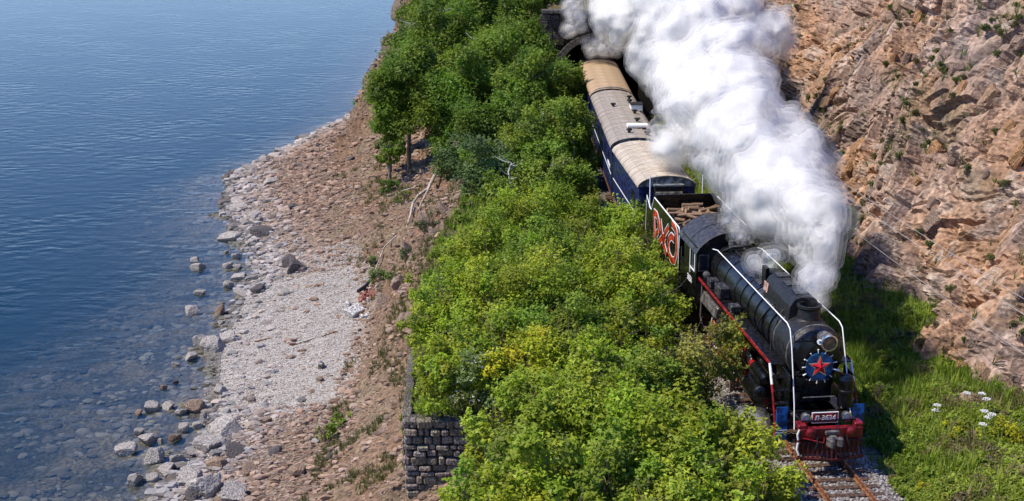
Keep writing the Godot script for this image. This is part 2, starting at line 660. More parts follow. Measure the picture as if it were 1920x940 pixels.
func track() -> void:
	M.ballast = rock_mat(0.6)
	M.sleeper = worn(0.12, 0.07, 0.045, 0.9, 1.0)
	M.rail = worn(0.3, 0.125, 0.055, 0.6, 1.0)
	var b := MB.new()
	b.col = Color(0.22, 0.2, 0.18)
	curve_sweep(b, 20.0, 150.0, 2.0, [Vector2(-2.5, -0.62), Vector2(-1.6, -0.26), Vector2(1.6, -0.26), Vector2(2.5, -0.62)])
	var bed := struct("track_bed", b, M.ballast)
	var T := Node3D.new()
	T.name = "railway_track"
	add_child(T)
	T.set_meta("kind", "structure")
	for s: float in [-0.76, 0.76]:
		b = MB.new()
		curve_sweep(b, 20.0, 150.0, 1.0, [Vector2(s - 0.075, -0.17), Vector2(s - 0.07, -0.15), Vector2(s - 0.02, -0.12), Vector2(s - 0.02, -0.05), Vector2(s - 0.037, -0.04), Vector2(s - 0.037, 0.0), Vector2(s + 0.037, 0.0), Vector2(s + 0.037, -0.04), Vector2(s + 0.02, -0.05), Vector2(s + 0.02, -0.12), Vector2(s + 0.07, -0.15), Vector2(s + 0.075, -0.17)])
		obj("rail", b, M.rail, T)
	var slabs := []
	for k in 4:
		b = MB.new()
		b.box(Vector3.ZERO, Vector3(2.65, 0.18, 0.24), 0.02)
		for i in b.v.size():
			b.v[i] += Vector3(0, 0.012 * sin(b.v[i].x * 3.0 + k), 0.01 * sin(b.v[i].x * 2.0 + 2.0 * k))
		for s: float in [-0.76, 0.76]:
			b.box(Vector3(s, 0.1, 0), Vector3(0.34, 0.03, 0.17), 0.008)
		slabs.append(b.mesh())
	var d := 30.0
	while d < 86.0:
		var o := obj("sleeper", slabs[rng.randi() % 4], M.sleeper, T)
		o.position = Vector3(axis_x(d) + rng.randf_range(-0.05, 0.05), -0.265, -d)
		o.rotation.y = atan((axis_x(d - 0.5) - axis_x(d + 0.5))) + rng.randf_range(-0.02, 0.02)
		d += 0.62 + rng.randf_range(-0.03, 0.03)
	var ts := []
	var cs := []
	for i in 15000:
		var dd := lerpf(36.0, 62.0, pow(rng.randf(), 1.6))
		var off := rng.randf_range(-2.5, 2.55)
		var y := -0.26 if absf(off) < 1.6 else lerpf(-0.26, -0.6, (absf(off) - 1.6) / 0.9)
		var s := rng.randf_range(0.035, 0.075)
		ts.append(Transform3D(rot(rng.randf() * 6, rng.randf() * 6, rng.randf() * 6).scaled(Vector3(s, s * 0.8, s)), Vector3(axis_x(dd) + off, y + 0.01, -dd)))
		var g := rng.randf_range(0.15, 0.4)
		cs.append(Color(g, g * rng.randf_range(0.88, 0.95), g * rng.randf_range(0.8, 0.9)))
	multi("ballast_gravel", rock_shape(2, 5, 0.9), ts, cs, M.stone)

func portal() -> void:
	var xc := axis_x(114.0)
	M.masonry = rock_mat(0.8)
	M.masonry.uv1_world_triplanar = false
	var P := thing("tunnel_portal", "dark stone tunnel portal with arched mouth and coping, half hidden by trees", "tunnel portal", Vector3(0, 0, -114.0))
	var inside := func(x: float, y: float, grow: float) -> bool:
		var dx := absf(x - xc)
		if y < 3.2:
			return dx < 3.3 + grow
		return pow(dx / (3.3 + grow), 2) + pow((y - 3.2) / (3.0 + grow), 2) < 1.0
	var outline := PackedVector2Array([Vector2(2.5, -1), Vector2(xc - 3.3, -1)])
	for k in 21:
		var a := PI - PI * k / 20.0
		outline.append(Vector2(xc + 3.3 * cos(a), 3.2 + 3.0 * sin(a)))
	outline.append(Vector2(xc + 3.3, -1)); outline.append(Vector2(14.0, -1)); outline.append(Vector2(14.0, 8.3)); outline.append(Vector2(2.5, 8.3))
	var b := MB.new()
	b.col = Color(0.07, 0.065, 0.06)
	b.prism(outline, -0.6, -0.08)
	obj("backing", b, M.masonry, P)
	var tone := func() -> Color:
		var t := rng.randf_range(0.07, 0.17)
		return Color(t, t * 0.93, t * 0.86)
	var y := -0.8
	while y < 8.0:
		var x := 2.5 + rng.randf_range(-0.3, 0.0)
		while x < 13.8:
			var w := rng.randf_range(0.65, 1.15)
			var mid := x + w * 0.5
			var hit := false
			for q: Array in [[x, y], [x + w, y], [x, y + 0.5], [x + w, y + 0.5], [mid, y]]:
				hit = hit or (inside as Callable).call(q[0], q[1], 0.55)
			if not hit and mid > 2.5:
				b = MB.new()
				b.col = (tone as Callable).call()
				b.box(Vector3(mid, y + 0.25, -0.06 + rng.randf_range(-0.02, 0.03)), Vector3(w - 0.04, 0.46, 0.3), 0.03)
				obj("stone", b, M.masonry, P)
			x += w
		y += 0.5
	for k in 25:
		var a := PI * (k + 0.5) / 25.0
		b = MB.new()
		b.col = (tone as Callable).call() * 1.3
		b.box(Vector3(xc + 3.58 * cos(a), 3.2 + 3.28 * sin(a), 0.0), Vector3(0.55, 0.42, 0.4), 0.03, rot(0, 0, a))
		obj("arch_stone", b, M.masonry, P)
	for k in 12:
		b = MB.new()
		b.col = (tone as Callable).call() * 1.5
		b.box(Vector3(2.9 + 0.98 * k, 8.45, -0.15), Vector3(0.95, 0.3, 0.9), 0.04)
		obj("coping_stone", b, M.masonry, P)
	# vault and floor behind it
	b = MB.new()
	b.col = Color(0.08, 0.075, 0.07)
	for k in 20:
		var a0 := PI * k / 20.0
		var a1 := PI * (k + 1) / 20.0
		var p := Vector3(xc + 3.3 * cos(a0), 3.2 + 3.0 * sin(a0), -0.6)
		var q := Vector3(xc + 3.3 * cos(a1), 3.2 + 3.0 * sin(a1), -0.6)
		b.quado(p, q, q + Vector3(0, 0, -40), p + Vector3(0, 0, -40), Vector3(xc, 3, 0) - p)
	for s: float in [-1.0, 1.0]:
		b.quado(Vector3(xc + s * 3.3, -1, -0.6), Vector3(xc + s * 3.3, 3.2, -0.6), Vector3(xc + s * 3.3, 3.2, -40.6), Vector3(xc + s * 3.3, -1, -40.6), Vector3(-s, 0, 0))
	b.quado(Vector3(xc - 3.4, -1, -40.6), Vector3(xc + 3.4, -1, -40.6), Vector3(xc + 3.4, 6.5, -40.6), Vector3(xc - 3.4, 6.5, -40.6), Vector3(0, 0, 1))
	b.quado(Vector3(xc - 3.4, -0.5, 0.9), Vector3(xc + 3.4, -0.5, 0.9), Vector3(xc + 3.4, -0.5, -40.6), Vector3(xc - 3.4, -0.5, -40.6), Vector3(0, 1, 0))
	obj("vault", b, M.masonry, P)

func retaining_wall() -> void:
	var W := thing("retaining_wall", "dark dry stone retaining wall holding up the bushes above the red scree", "retaining wall")
	var b := MB.new()
	b.col = Color(0.1, 0.09, 0.08)
	b.box(Vector3(-1.35, -2.1, -49.65), Vector3(5.0, 3.2, 0.6), 0.02)
	obj("core", b, M.masonry, W)
	b = MB.new()
	b.col = Color(0.1, 0.09, 0.08)
	b.box(Vector3(-3.9, -2.1, -56.4), Vector3(0.5, 3.2, 13.0), 0.02, rot(0, 0.035, 0))
	obj("core", b, M.masonry, W)
	var y := -3.5
	while y < -0.55:
		var h := rng.randf_range(0.2, 0.36)
		var x := -4.12 - rng.randf() * 0.1
		while x < 1.1:
			var w := rng.randf_range(0.22, 0.72)
			b = MB.new()
			var t := rng.randf_range(0.22, 0.42)
			b.col = Color(t, t * rng.randf_range(0.84, 0.95), t * rng.randf_range(0.68, 0.85))
			var hh := h - rng.randf_range(0.015, 0.07)
			b.box(Vector3(x + w / 2, y + hh / 2 + rng.randf_range(0.0, 0.03), -49.3 + rng.randf_range(-0.05, 0.09)), Vector3(w - rng.randf_range(0.025, 0.07), hh, 0.34), rng.randf_range(0.03, 0.07), rot(rng.randf_range(-0.12, 0.12), rng.randf_range(-0.15, 0.15), rng.randf_range(-0.07, 0.07)))
			obj("stone", b, M.masonry, W)
			x += w
		var z := -49.6
		while z > -62.5:
			var w := rng.randf_range(0.7, 1.1)
			b = MB.new()
			var t := rng.randf_range(0.14, 0.3)
			b.col = Color(t, t * 0.92, t * 0.8)
			var xx := -4.02 + 0.035 * (z + 49.6)
			b.box(Vector3(xx - 0.06 + rng.randf_range(-0.03, 0.03), y + h / 2, z - w / 2), Vector3(0.34, h - 0.03, w - 0.04), 0.035)
			obj("side_stone", b, M.masonry, W)
			z -= w
		y += h
	var k := 0
	while k < 7:
		b = MB.new()
		var t := rng.randf_range(0.16, 0.26)
		b.col = Color(t, t * 0.95, t * 0.85)
		b.box(Vector3(-3.75 + 0.72 * k, -0.42, -49.45), Vector3(0.68, 0.16, 0.7), 0.035, rot(0, rng.randf_range(-0.05, 0.05), 0))
		obj("coping_stone", b, M.masonry, W)
		k += 1

func AL(at: Vector3) -> Transform3D:   # lathe axis along +z
	return Transform3D(Basis(Vector3(1, 0, 0), Vector3(0, 0, 1), Vector3(0, -1, 0)), at)

func AX(at: Vector3, s := 1.0) -> Transform3D:   # lathe axis along +x (or -x)
	return Transform3D(Basis(Vector3(0, 0, 1), Vector3(s, 0, 0), Vector3(0, s, 0)), at)

func AY(at: Vector3) -> Transform3D:
	return Transform3D(Basis.IDENTITY, at)

func worn(r: float, g: float, b: float, rough: float, scale := 0.5) -> StandardMaterial3D:
	var m := mat(r, g, b, rough)
	m.albedo_texture = M.grime
	m.roughness_texture = M.streak
	m.uv1_triplanar = true
	m.uv1_scale = Vector3.ONE * scale
	return m

func train_materials() -> void:
	M.streak = ntex(noise(FastNoiseLite.TYPE_SIMPLEX_SMOOTH, 0.02, 41, 4), Color(0.6, 0.6, 0.6), Color(1, 1, 1))
	M.dust = ntex(noise(FastNoiseLite.TYPE_SIMPLEX_SMOOTH, 0.016, 47, 6), Color(0.3, 0.29, 0.3), Color(1, 0.95, 0.88), 512, 0.3, 0.8)
	M.black = worn(0.018, 0.018, 0.02, 0.42)
	M.black.albedo_texture = M.dust
	M.soot = worn(0.02, 0.019, 0.019, 0.7)
	M.gloss = worn(0.008, 0.008, 0.009, 0.3)
	M.roofblack = worn(0.06, 0.06, 0.065, 0.6)
	M.soot.albedo_texture = M.dust
	M.soot.albedo_color = lin(0.026, 0.025, 0.024)
	M.roofblack.albedo_texture = M.dust
	M.roofblack.albedo_color = lin(0.1, 0.1, 0.105)
	M.red = worn(0.38, 0.012, 0.014, 0.5)
	M.wheelred = worn(0.55, 0.05, 0.03, 0.5)
	M.white = mat(0.8, 0.79, 0.75, 0.5)
	M.blue = worn(0.02, 0.17, 0.5, 0.4)
	M.navy = worn(0.022, 0.032, 0.13, 0.4, 0.4)
	M.steel = worn(0.45, 0.45, 0.45, 0.35)
	M.steel.metallic = 0.9
	M.iron = worn(0.16, 0.15, 0.14, 0.55)
	M.chrome = mat(0.7, 0.7, 0.72, 0.15, 1.0)
	M.rust = worn(0.24, 0.095, 0.045, 0.75, 1.0)
	M.logo = worn(0.62, 0.055, 0.02, 0.5)
	M.glass = mat(0.02, 0.02, 0.025, 0.06)
	M.lamp_lens = mat(0.13, 0.08, 0.05, 0.05)
	M.gloss_red = mat(0.5, 0.012, 0.02, 0.18)
	M.glass_grey = mat(0.35, 0.36, 0.36, 0.12)
	M.stalk = mat(0.12, 0.2, 0.05, 0.7)
	M.pink = worn(0.55, 0.34, 0.27, 0.7)

func word(s: String, size: float, depth: float, slant := 0.0, bold := true) -> ArrayMesh:
	var tm := TextMesh.new()
	var ft := SystemFont.new()
	ft.font_names = PackedStringArray(["Droid Sans"])
	ft.font_weight = 700 if bold else 400
	tm.font = ft
	tm.text = s
	tm.font_size = 64
	tm.pixel_size = size / 46.0
	tm.depth = depth
	var a := tm.get_mesh_arrays()
	var v: PackedVector3Array = a[Mesh.ARRAY_VERTEX]
	for i in v.size():
		v[i].x += slant * v[i].y
	a[Mesh.ARRAY_VERTEX] = v
	var m := ArrayMesh.new()
	m.add_surface_from_arrays(Mesh.PRIMITIVE_TRIANGLES, a)
	return m

func rod(parent: Node, called: String, p: Array, r: float, m: Material, sides := 7) -> MeshInstance3D:
	var b := MB.new()
	b.tube(p, r, -1.0, sides)
	return obj(called, b, m, parent)

func block(parent: Node, called: String, at: Vector3, size: Vector3, m: Material, bev := 0.015, t := Basis.IDENTITY) -> MeshInstance3D:
	var b := MB.new()
	b.box(at, size, bev, t)
	return obj(called, b, m, parent)

func wheel(parent: Node, at: Vector3, r: float, s: float, spokes: int, called := "wheel") -> void:
	var b := MB.new()
	b.lathe([Vector2(r - 0.15, -0.05), Vector2(r - 0.07, -0.05), Vector2(r - 0.07, 0.05), Vector2(r - 0.15, 0.05), Vector2(r - 0.15, -0.05)], AX(at, s), 32)
	b.lathe([Vector2(0, -0.06), Vector2(0.17, -0.06), Vector2(0.17, 0.08), Vector2(0, 0.08)], AX(at, s), 14)
	for k in spokes:
		var a := TAU * k / spokes
		var d := Vector3(0, cos(a), sin(a))
		b.tube([at + d * 0.14, at + d * (r - 0.1)], 0.045, 0.032, 5, false)
	if r > 0.6:
		var pl := PackedVector2Array()
		for k in 9:
			var a := -0.65 + 1.3 * k / 8.0
			pl.append(Vector2(sin(a), cos(a)) * (r - 0.08))
		pl.append(Vector2(0.2, 0.4)); pl.append(Vector2(-0.2, 0.4))
		b.prism(pl, -0.03, 0.03, Transform3D(Basis(Vector3(0, 0, 1), Vector3(0, 1, 0), Vector3(-1, 0, 0)), at))
	var w := obj(called, b, M.wheelred, parent)
	var t := MB.new()
	t.lathe([Vector2(r - 0.075, -0.07), Vector2(r + 0.02, -0.07), Vector2(r + 0.02, -0.045), Vector2(r, -0.04), Vector2(r, 0.07), Vector2(r - 0.075, 0.075), Vector2(r - 0.075, -0.07)], AX(at, s), 36)
	obj("tyre", t, M.white if r > 0.6 else M.steel, w)

const TURN := 0.1115

func locomotive() -> void:
	var L := thing("steam_locomotive", "black steam locomotive with red star emblem and white handrails coming round the cliff", "locomotive", Vector3(10.98, 0, -44.2), TURN)
	var b := MB.new()
	# boiler barrel with clothing bands
	b.lathe([Vector2(0.98, -13.3), Vector2(1.02, -9.4), Vector2(0.98, -9.2), Vector2(0.96, -4.3)], AL(Vector3(0, 3.42, 0)), 44)
	var boiler := obj("boiler", b, M.black, L)
	for z: float in [-12.2, -10.8, -9.3, -8.4, -7.4, -6.4, -5.4, -4.6]:
		var r := 1.0 if z > -9.35 else 1.025
		b = MB.new()
		b.lathe([Vector2(r - 0.03, z - 0.035), Vector2(r + 0.012, z - 0.03), Vector2(r + 0.012, z + 0.03), Vector2(r - 0.03, z + 0.035)], AL(Vector3(0, 3.42, 0)), 44)
		obj("band", b, M.black, boiler)
	# smokebox and its front
	b = MB.new()
	b.lathe([Vector2(0.97, -4.3), Vector2(1.03, -4.25), Vector2(1.03, -2.15), Vector2(1.0, -2.1), Vector2(0.94, -1.98)], AL(Vector3(0.02, 3.42, 0)), 44)
	var sb := obj("smokebox", b, M.soot, L)
	b = MB.new()
	b.lathe([Vector2(1.0, -2.3), Vector2(1.05, -2.28), Vector2(1.05, -2.2), Vector2(1.0, -2.18)], AL(Vector3(0.02, 3.42, 0)), 44)
	obj("band", b, M.iron, sb)
	b = MB.new()
	b.lathe([Vector2(1.0, -3.9), Vector2(1.045, -3.88), Vector2(1.045, -3.8), Vector2(1.0, -3.78)], AL(Vector3(0.02, 3.42, 0)), 44)
	obj("band", b, M.iron, sb)
	b = MB.new()
	b.lathe([Vector2(0.95, -1.99), Vector2(0.93, -1.93), Vector2(0.8, -1.86), Vector2(0.45, -1.78), Vector2(0, -1.76)], AL(Vector3(0.02, 3.42, 0)), 44)
	var door := obj("smokebox_door", b, M.gloss, L)
	for k in 12:
		var a := TAU * k / 12.0 + 0.2
		block(door, "door_clamp", Vector3(0.02 + cos(a) * 0.9, 3.42 + sin(a) * 0.9, -1.9), Vector3(0.06, 0.13, 0.07), M.black, 0.01, rot(0, 0, a + PI / 2))
	b = MB.new()
	for y: float in [2.75, 4.0]:
		b.box(Vector3(-0.5, y, -1.84), Vector3(0.75, 0.07, 0.04), 0.01)
	obj("door_hinge", b, M.black, door)
	rod(L, "grab_rail", [Vector3(-0.42, 2.62, -1.75), Vector3(-0.38, 2.6, -1.68), Vector3(0.38, 2.6, -1.68), Vector3(0.42, 2.62, -1.75)], 0.02, M.iron)
	# star emblem
	b = MB.new()
	b.lathe([Vector2(0.5, -0.03), Vector2(0.52, 0.02), Vector2(0.47, 0.045), Vector2(0, 0.06)], AL(Vector3(0.03, 3.1, -1.7)), 30)
	M.disc_blue = worn(0.012, 0.11, 0.3, 0.4)
	var em := obj("star_emblem", b, M.disc_blue, L)
	em.set_meta("label", "blue disc with a red star outlined in silver")
	for k in 2:
		b = MB.new()
		var R := 0.44 if k == 0 else 0.345
		var pk := Vector3(0.03, 3.1, -1.60 if k == 0 else -1.52)
		var z := -1.645 if k == 0 else -1.615
		for i in 10:
			var a0 := PI / 2 + TAU * i / 10.0
			var a1 := PI / 2 + TAU * (i + 1) / 10.0
			var r0 := R if i % 2 == 0 else R * 0.42
			var r1 := R * 0.42 if i % 2 == 0 else R
			var p0 := Vector3(0.03 + cos(a0) * r0, 3.1 + sin(a0) * r0, z)
			var p1 := Vector3(0.03 + cos(a1) * r1, 3.1 + sin(a1) * r1, z)
			b.trio(pk if k == 1 else Vector3(0.03, 3.1, z + 0.02), p0, p1, Vector3(0, 0, 1))
			b.quado(p0, p1, p1 - Vector3(0, 0, 0.05), p0 - Vector3(0, 0, 0.05), p0 + p1 - pk * 2.0)
		obj("star_edge" if k == 0 else "star", b, M.chrome if k == 0 else M.gloss_red, em)
	for k in 13:
		var a := TAU * k / 13.0 + 0.25
		var big: float = [1.0, 0.8, 0.7, 1.1, 0.8, 1.0, 0.9, 1.2, 0.8, 0.9, 1.0, 0.8, 1.9][k]
		b = MB.new()
		b.tube([Vector3(0.03 + cos(a) * 0.5, 3.1 + sin(a) * 0.5, -1.66), Vector3(0.03 + cos(a) * (0.53 + 0.11 * big), 3.1 + sin(a) * (0.53 + 0.11 * big), -1.65)], 0.012, 0.028 * big, 6)
		obj("ray_stud", b, M.white, em)
	# headlight
	b = MB.new()
	b.lathe([Vector2(0.12, -1.95), Vector2(0.22, -1.8), Vector2(0.27, -1.6), Vector2(0.285, -1.15), Vector2(0.26, -1.14)], AL(Vector3(0.14, 4.16, 0)), 26)
	b.box(Vector3(0.14, 3.9, -1.7), Vector3(0.2, 0.14, 0.4))
	var hl := obj("headlight", b, M.iron, L)
	b = MB.new()
	b.lathe([Vector2(0.235, -1.2), Vector2(0.295, -1.18), Vector2(0.3, -1.1), Vector2(0.25, -1.09), Vector2(0.235, -1.13)], AL(Vector3(0.14, 4.16, 0)), 28)
	obj("rim", b, M.chrome, hl)
	b = MB.new()
	b.lathe([Vector2(0.24, -1.14), Vector2(0.18, -1.1), Vector2(0.0, -1.08)], AL(Vector3(0.14, 4.16, 0)), 26)
	obj("lens", b, M.lamp_lens, hl)
	b = MB.new()
	b.lathe([Vector2(0.1, 0.0), Vector2(0.1, 0.02), Vector2(0.0, 0.02)], Transform3D(rot(0, -0.7, 0) * AL(Vector3.ZERO).basis, Vector3(-0.17, 4.18, -1.22)), 18)
	b.tube([Vector3(-0.02, 4.1, -1.4), Vector3(-0.17, 4.18, -1.24)], 0.02)
	var sidebadge := obj("lamp_badge", b, M.white, hl)
	b = MB.new()
	b.box(Vector3(-0.18, 4.18, -1.195), Vector3(0.06, 0.09, 0.012), 0.004, rot(0, -0.7, 0))
	obj("badge_mark", b, M.blue, sidebadge)
	# chimney, sand dome casing
	b = MB.new()
	b.lathe([Vector2(0.55, 4.25), Vector2(0.42, 4.45), Vector2(0.38, 4.78), Vector2(0.44, 4.86), Vector2(0.44, 4.94), Vector2(0.33, 4.94), Vector2(0.3, 4.4)], AY(Vector3(0.02, 0, -3.1)), 24)
	obj("chimney", b, M.soot, L)
	var cas := PackedVector2Array([Vector2(-0.62, 4.2), Vector2(-0.56, 4.75), Vector2(-0.4, 5.0), Vector2(-0.2, 5.08), Vector2(0.2, 5.08), Vector2(0.4, 5.0), Vector2(0.56, 4.75), Vector2(0.62, 4.2)])
	b = MB.new()
	b.prism(cas, -6.6, -3.45)
	var casing := obj("dome_casing", b, M.soot, L)
	for z: float in [-6.3, -5.2, -4.1]:
		block(casing, "casing_lid", Vector3(0.0, 5.095, z), Vector3(0.5, 0.05, 0.6), M.black)
	block(casing, "end_plate", Vector3(-0.3, 4.72, -7.45), Vector3(0.16, 0.75, 0.5), M.black)
	block(casing, "pale_plate", Vector3(-0.6, 4.62, -6.35), Vector3(0.03, 0.36, 0.5), M.pink, 0.008, rot(0, 0, -0.12))
	b = MB.new()
	b.lathe([Vector2(0.42, 4.2), Vector2(0.42, 4.72), Vector2(0.34, 4.88), Vector2(0, 4.92)], AY(Vector3(0.05, 0, -7.6)), 20)
	obj("steam_dome", b, M.soot, L)
	# curved cover plates on the barrel
	for q: Array in [[-7.2, -6.5, 0.5], [-6.2, -5.0, 0.6], [-8.3, -7.6, 0.3]]:
		b = MB.new()
		b.lathe([Vector2(1.0, q[0]), Vector2(1.02, q[0]), Vector2(1.02, q[1]), Vector2(1.0, q[1])], AL(Vector3(0, 3.42, 0)), 8, -PI / 2 - 0.2 - q[2], q[2])
		obj("cover_plate", b, M.roofblack, boiler)
	# safety valves, turret, whistle before the cab
	for q: Array in [[-0.3, -12.4], [0.0, -12.5], [0.3, -12.4]]:
		b = MB.new()
		b.lathe([Vector2(0.13, 4.35), Vector2(0.11, 4.6), Vector2(0.15, 4.62), Vector2(0.13, 4.8), Vector2(0, 4.83)], AY(Vector3(q[0], 0, q[1])), 12)
		obj("safety_valve", b, M.iron, L)
	rod(L, "steam_pipe", [Vector3(-0.6, 4.25, -12.7), Vector3(-0.3, 4.6, -12.1), Vector3(0.4, 4.65, -12.0), Vector3(0.75, 4.3, -12.2)], 0.06, M.soot)
	rod(L, "steam_pipe", [Vector3(-0.2, 4.42, -12.9), Vector3(-0.25, 4.45, -10.0), Vector3(-0.3, 4.45, -8.4)], 0.035, M.soot)
	for k in 6:
		var z := -11.6 + 0.55 * k
		block(boiler, "washout_plug", Vector3(-0.5 + 0.02 * (k % 2), 4.29, z), Vector3(0.1, 0.05, 0.22), M.soot, 0.01, rot(0, 0, 0.52))
	for s: float in [-1.0, 1.0]:
		# pipes down the flank of the smokebox
		rod(L, "sand_pipe", [Vector3(s * 0.5, 4.5, -4.2), Vector3(s * 0.8, 4.2, -4.0), Vector3(s * 1.05, 3.5, -3.9), Vector3(s * 1.1, 2.9, -3.8)], 0.03, M.soot)
		rod(L, "sand_pipe", [Vector3(s * 0.55, 4.45, -5.0), Vector3(s * 0.85, 4.15, -5.1), Vector3(s * 1.03, 3.6, -5.5), Vector3(s * 1.1, 2.9, -5.9)], 0.025, M.soot)
		# white handrail along the boiler and down the front
		var rail := rod(L, "handrail", [Vector3(s * 0.98, 4.3, -12.9), Vector3(s * 0.96, 4.44, -12.2), Vector3(s * 0.95, 4.47, -2.5), Vector3(s * 0.95, 4.36, -2.15), Vector3(s * 0.95, 3.8, -1.86), Vector3(s * 1.0, 2.0, -1.1), Vector3(s * 1.0, 1.75, -1.05), Vector3(s * 1.06, 1.15, -0.75)], 0.023, M.white)
		for z: float in [-11.5, -9.5, -7.5, -5.5, -3.5]:
			rod(rail, "bracket", [Vector3(s * 0.68, 4.12, z), Vector3(s * 0.95, 4.46, z)], 0.02, M.black, 5)
		# running board with red edge
		b = MB.new()
		b.box(Vector3(s * 1.2, 2.94, -7.75), Vector3(0.56, 0.05, 10.6), 0.01)
		var rb := obj("running_board", b, M.black, L)
		block(rb, "red_edge", Vector3(s * 1.49, 2.95, -7.85), Vector3(0.035, 0.13, 10.6), M.red)
		var dn := MB.new()
		dn.tube([Vector3(s * 1.49, 2.96, -2.55), Vector3(s * 1.5, 2.3, -2.15)], 0.055, -1, 6)
		obj("white_edge", dn, M.white, rb)
		dn = MB.new()
		dn.tube([Vector3(s * 1.5, 2.3, -2.15), Vector3(s * 1.52, 1.5, -1.68), Vector3(s * 1.52, 0.35, -1.25)], 0.05, -1, 6)
		obj("red_edge", dn, M.red, rb)
		for k in 4:
			block(rb, "step", Vector3(s * 1.25, 2.55 - 0.4 * k, -2.25 + 0.25 * k), Vector3(0.5, 0.035, 0.28), M.black, 0.008)
		block(rb, "valance", Vector3(s * 1.12, 2.1, -1.75), Vector3(0.04, 1.7, 0.9), M.gloss, 0.01)
		for q: Array in [[-10.4, 0.5, 0.9], [-11.8, 0.35, 0.6], [-8.4, 0.3, 0.5]]:
			block(rb, "tool_box", Vector3(s * 1.2, 2.97 + q[1] * 0.5, q[0]), Vector3(0.42, q[1], q[2]), M.roofblack, 0.03)
		b = MB.new()
		b.lathe([Vector2(0, -12.9), Vector2(0.15, -12.85), Vector2(0.16, -12.5), Vector2(0, -12.45)], AL(Vector3(s * 1.25, 3.2, 0)), 14)
		obj("generator", b, M.iron, L)
		# blue front plates
		b = MB.new()
		b.box(Vector3(s * 1.38, 1.2, -1.2), Vector3(0.42, 1.25, 0.04), 0.008)
		var bp := obj("front_plate", b, M.blue, L)
		bp.set_meta("label", "blue plate with a white stripe near its foot")
		block(bp, "white_stripe", Vector3(s * 1.38, 0.86, -1.176), Vector3(0.4, 0.05, 0.012), M.white, 0.003)
		block(bp, "white_stripe", Vector3(s * 1.38, 0.95, -1.176), Vector3(0.4, 0.02, 0.012), M.white, 0.003)
		# cylinder, valve chest, red cover
		b = MB.new()
		b.lathe([Vector2(0, -5.3), Vector2(0.4, -5.28), Vector2(0.44, -5.2), Vector2(0.44, -3.95), Vector2(0.4, -3.85), Vector2(0.3, -3.8), Vector2(0, -3.74)], AL(Vector3(s * 1.26, 1.15, 0)), 26)
		var cy := obj("cylinder", b, M.gloss, L)
		b = MB.new()
		b.lathe([Vector2(0, -5.1), Vector2(0.24, -5.08), Vector2(0.24, -3.8), Vector2(0.15, -3.7), Vector2(0, -3.68)], AL(Vector3(s * 1.22, 1.85, 0)), 20)
		obj("valve_chest", b, M.gloss, cy)
		b = MB.new()
		b.lathe([Vector2(0, -5.6), Vector2(0.14, -5.58), Vector2(0.14, -5.2), Vector2(0.2, -5.18), Vector2(0, -5.1)], AL(Vector3(s * 1.24, 1.86, 0)), 14)
		obj("valve_cover", b, M.red, cy)
		block(cy, "chest_side", Vector3(s * 1.2, 1.5, -4.5), Vector3(0.5, 0.6, 1.2), M.black, 0.05)
		# wheels and rods
		wheel(L, Vector3(s * 0.78, 0.47, -3.1), 0.46, s, 9, "leading_wheel")
		for k in 5:
			wheel(L, Vector3(s * 0.8, 0.75, -6.1 - 1.58 * k), 0.75, s, 13, "driving_wheel")
		b = MB.new()
		b.box(Vector3(s * 0.99, 0.45, -9.25), Vector3(0.06, 0.14, 6.5), 0.02)
		obj("coupling_rod", b, M.steel, L)
		b = MB.new()
		b.box(Vector3(s * 1.07, 0.72, -7.4), Vector3(0.06, 0.13, 4.0), 0.02, rot(0.12, 0, 0))
		obj("connecting_rod", b, M.steel, L)
		block(L, "crosshead_guide", Vector3(s * 1.1, 1.42, -6.3), Vector3(0.12, 0.1, 2.0), M.steel)
		b = MB.new()
		b.box(Vector3(s * 1.08, 1.3, -7.5), Vector3(0.05, 0.1, 1.6), 0.02, rot(0.3, 0, 0))
		b.box(Vector3(s * 1.1, 1.5, -6.9), Vector3(0.05, 1.0, 0.1), 0.02, rot(-0.25, 0, 0))
		obj("valve_gear", b, M.red, L)
		# ash pan side and firebox skirt under the board
		block(L, "ashpan", Vector3(s * 1.05, 2.05, -12.1), Vector3(0.55, 0.5, 2.6), M.iron, 0.06, rot(0, 0, s * 0.25))
		block(L, "firebox_side", Vector3(s * 0.85, 2.5, -11.0), Vector3(0.3, 0.85, 4.4), M.soot, 0.06)
		rod(L, "injector_pipe", [Vector3(s * 1.3, 2.9, -13.2), Vector3(s * 1.32, 1.2, -13.25), Vector3(s * 1.3, 0.9, -13.0), Vector3(s * 1.2, 0.8, -12.0)], 0.04, M.iron)
	# frame, saddle, front
	block(L, "frame", Vector3(0, 1.25, -7.5), Vector3(1.15, 0.8, 12.6), M.gloss)
	block(L, "saddle", Vector3(0, 2.1, -3.6), Vector3(1.3, 1.1, 1.6), M.gloss, 0.05)
	block(L, "front_deck", Vector3(0, 1.62, -1.4), Vector3(1.95, 0.06, 2.2), M.gloss)
	block(L, "front_screen", Vector3(-0.05, 2.15, -1.95), Vector3(1.3, 0.95, 0.08), M.gloss)
	rod(L, "front_rail", [Vector3(-0.62, 2.05, -1.35), Vector3(-0.6, 2.1, -1.3), Vector3(0.5, 2.1, -1.3), Vector3(0.52, 2.05, -1.35)], 0.025, M.iron)
	b = MB.new()
	b.lathe([Vector2(0, 1.7), Vector2(0.24, 1.72), Vector2(0.27, 1.8), Vector2(0.27, 2.75), Vector2(0.2, 2.9), Vector2(0, 2.95)], AY(Vector3(0.88, 0, -1.25)), 22)
	var pump := obj("air_pump", b, M.gloss, L)
	b = MB.new()
	b.lathe([Vector2(0.27, 2.28), Vector2(0.3, 2.3), Vector2(0.3, 2.38), Vector2(0.27, 2.4)], AY(Vector3(0.88, 0, -1.25)), 22)
	obj("band", b, M.black, pump)
	b = MB.new()
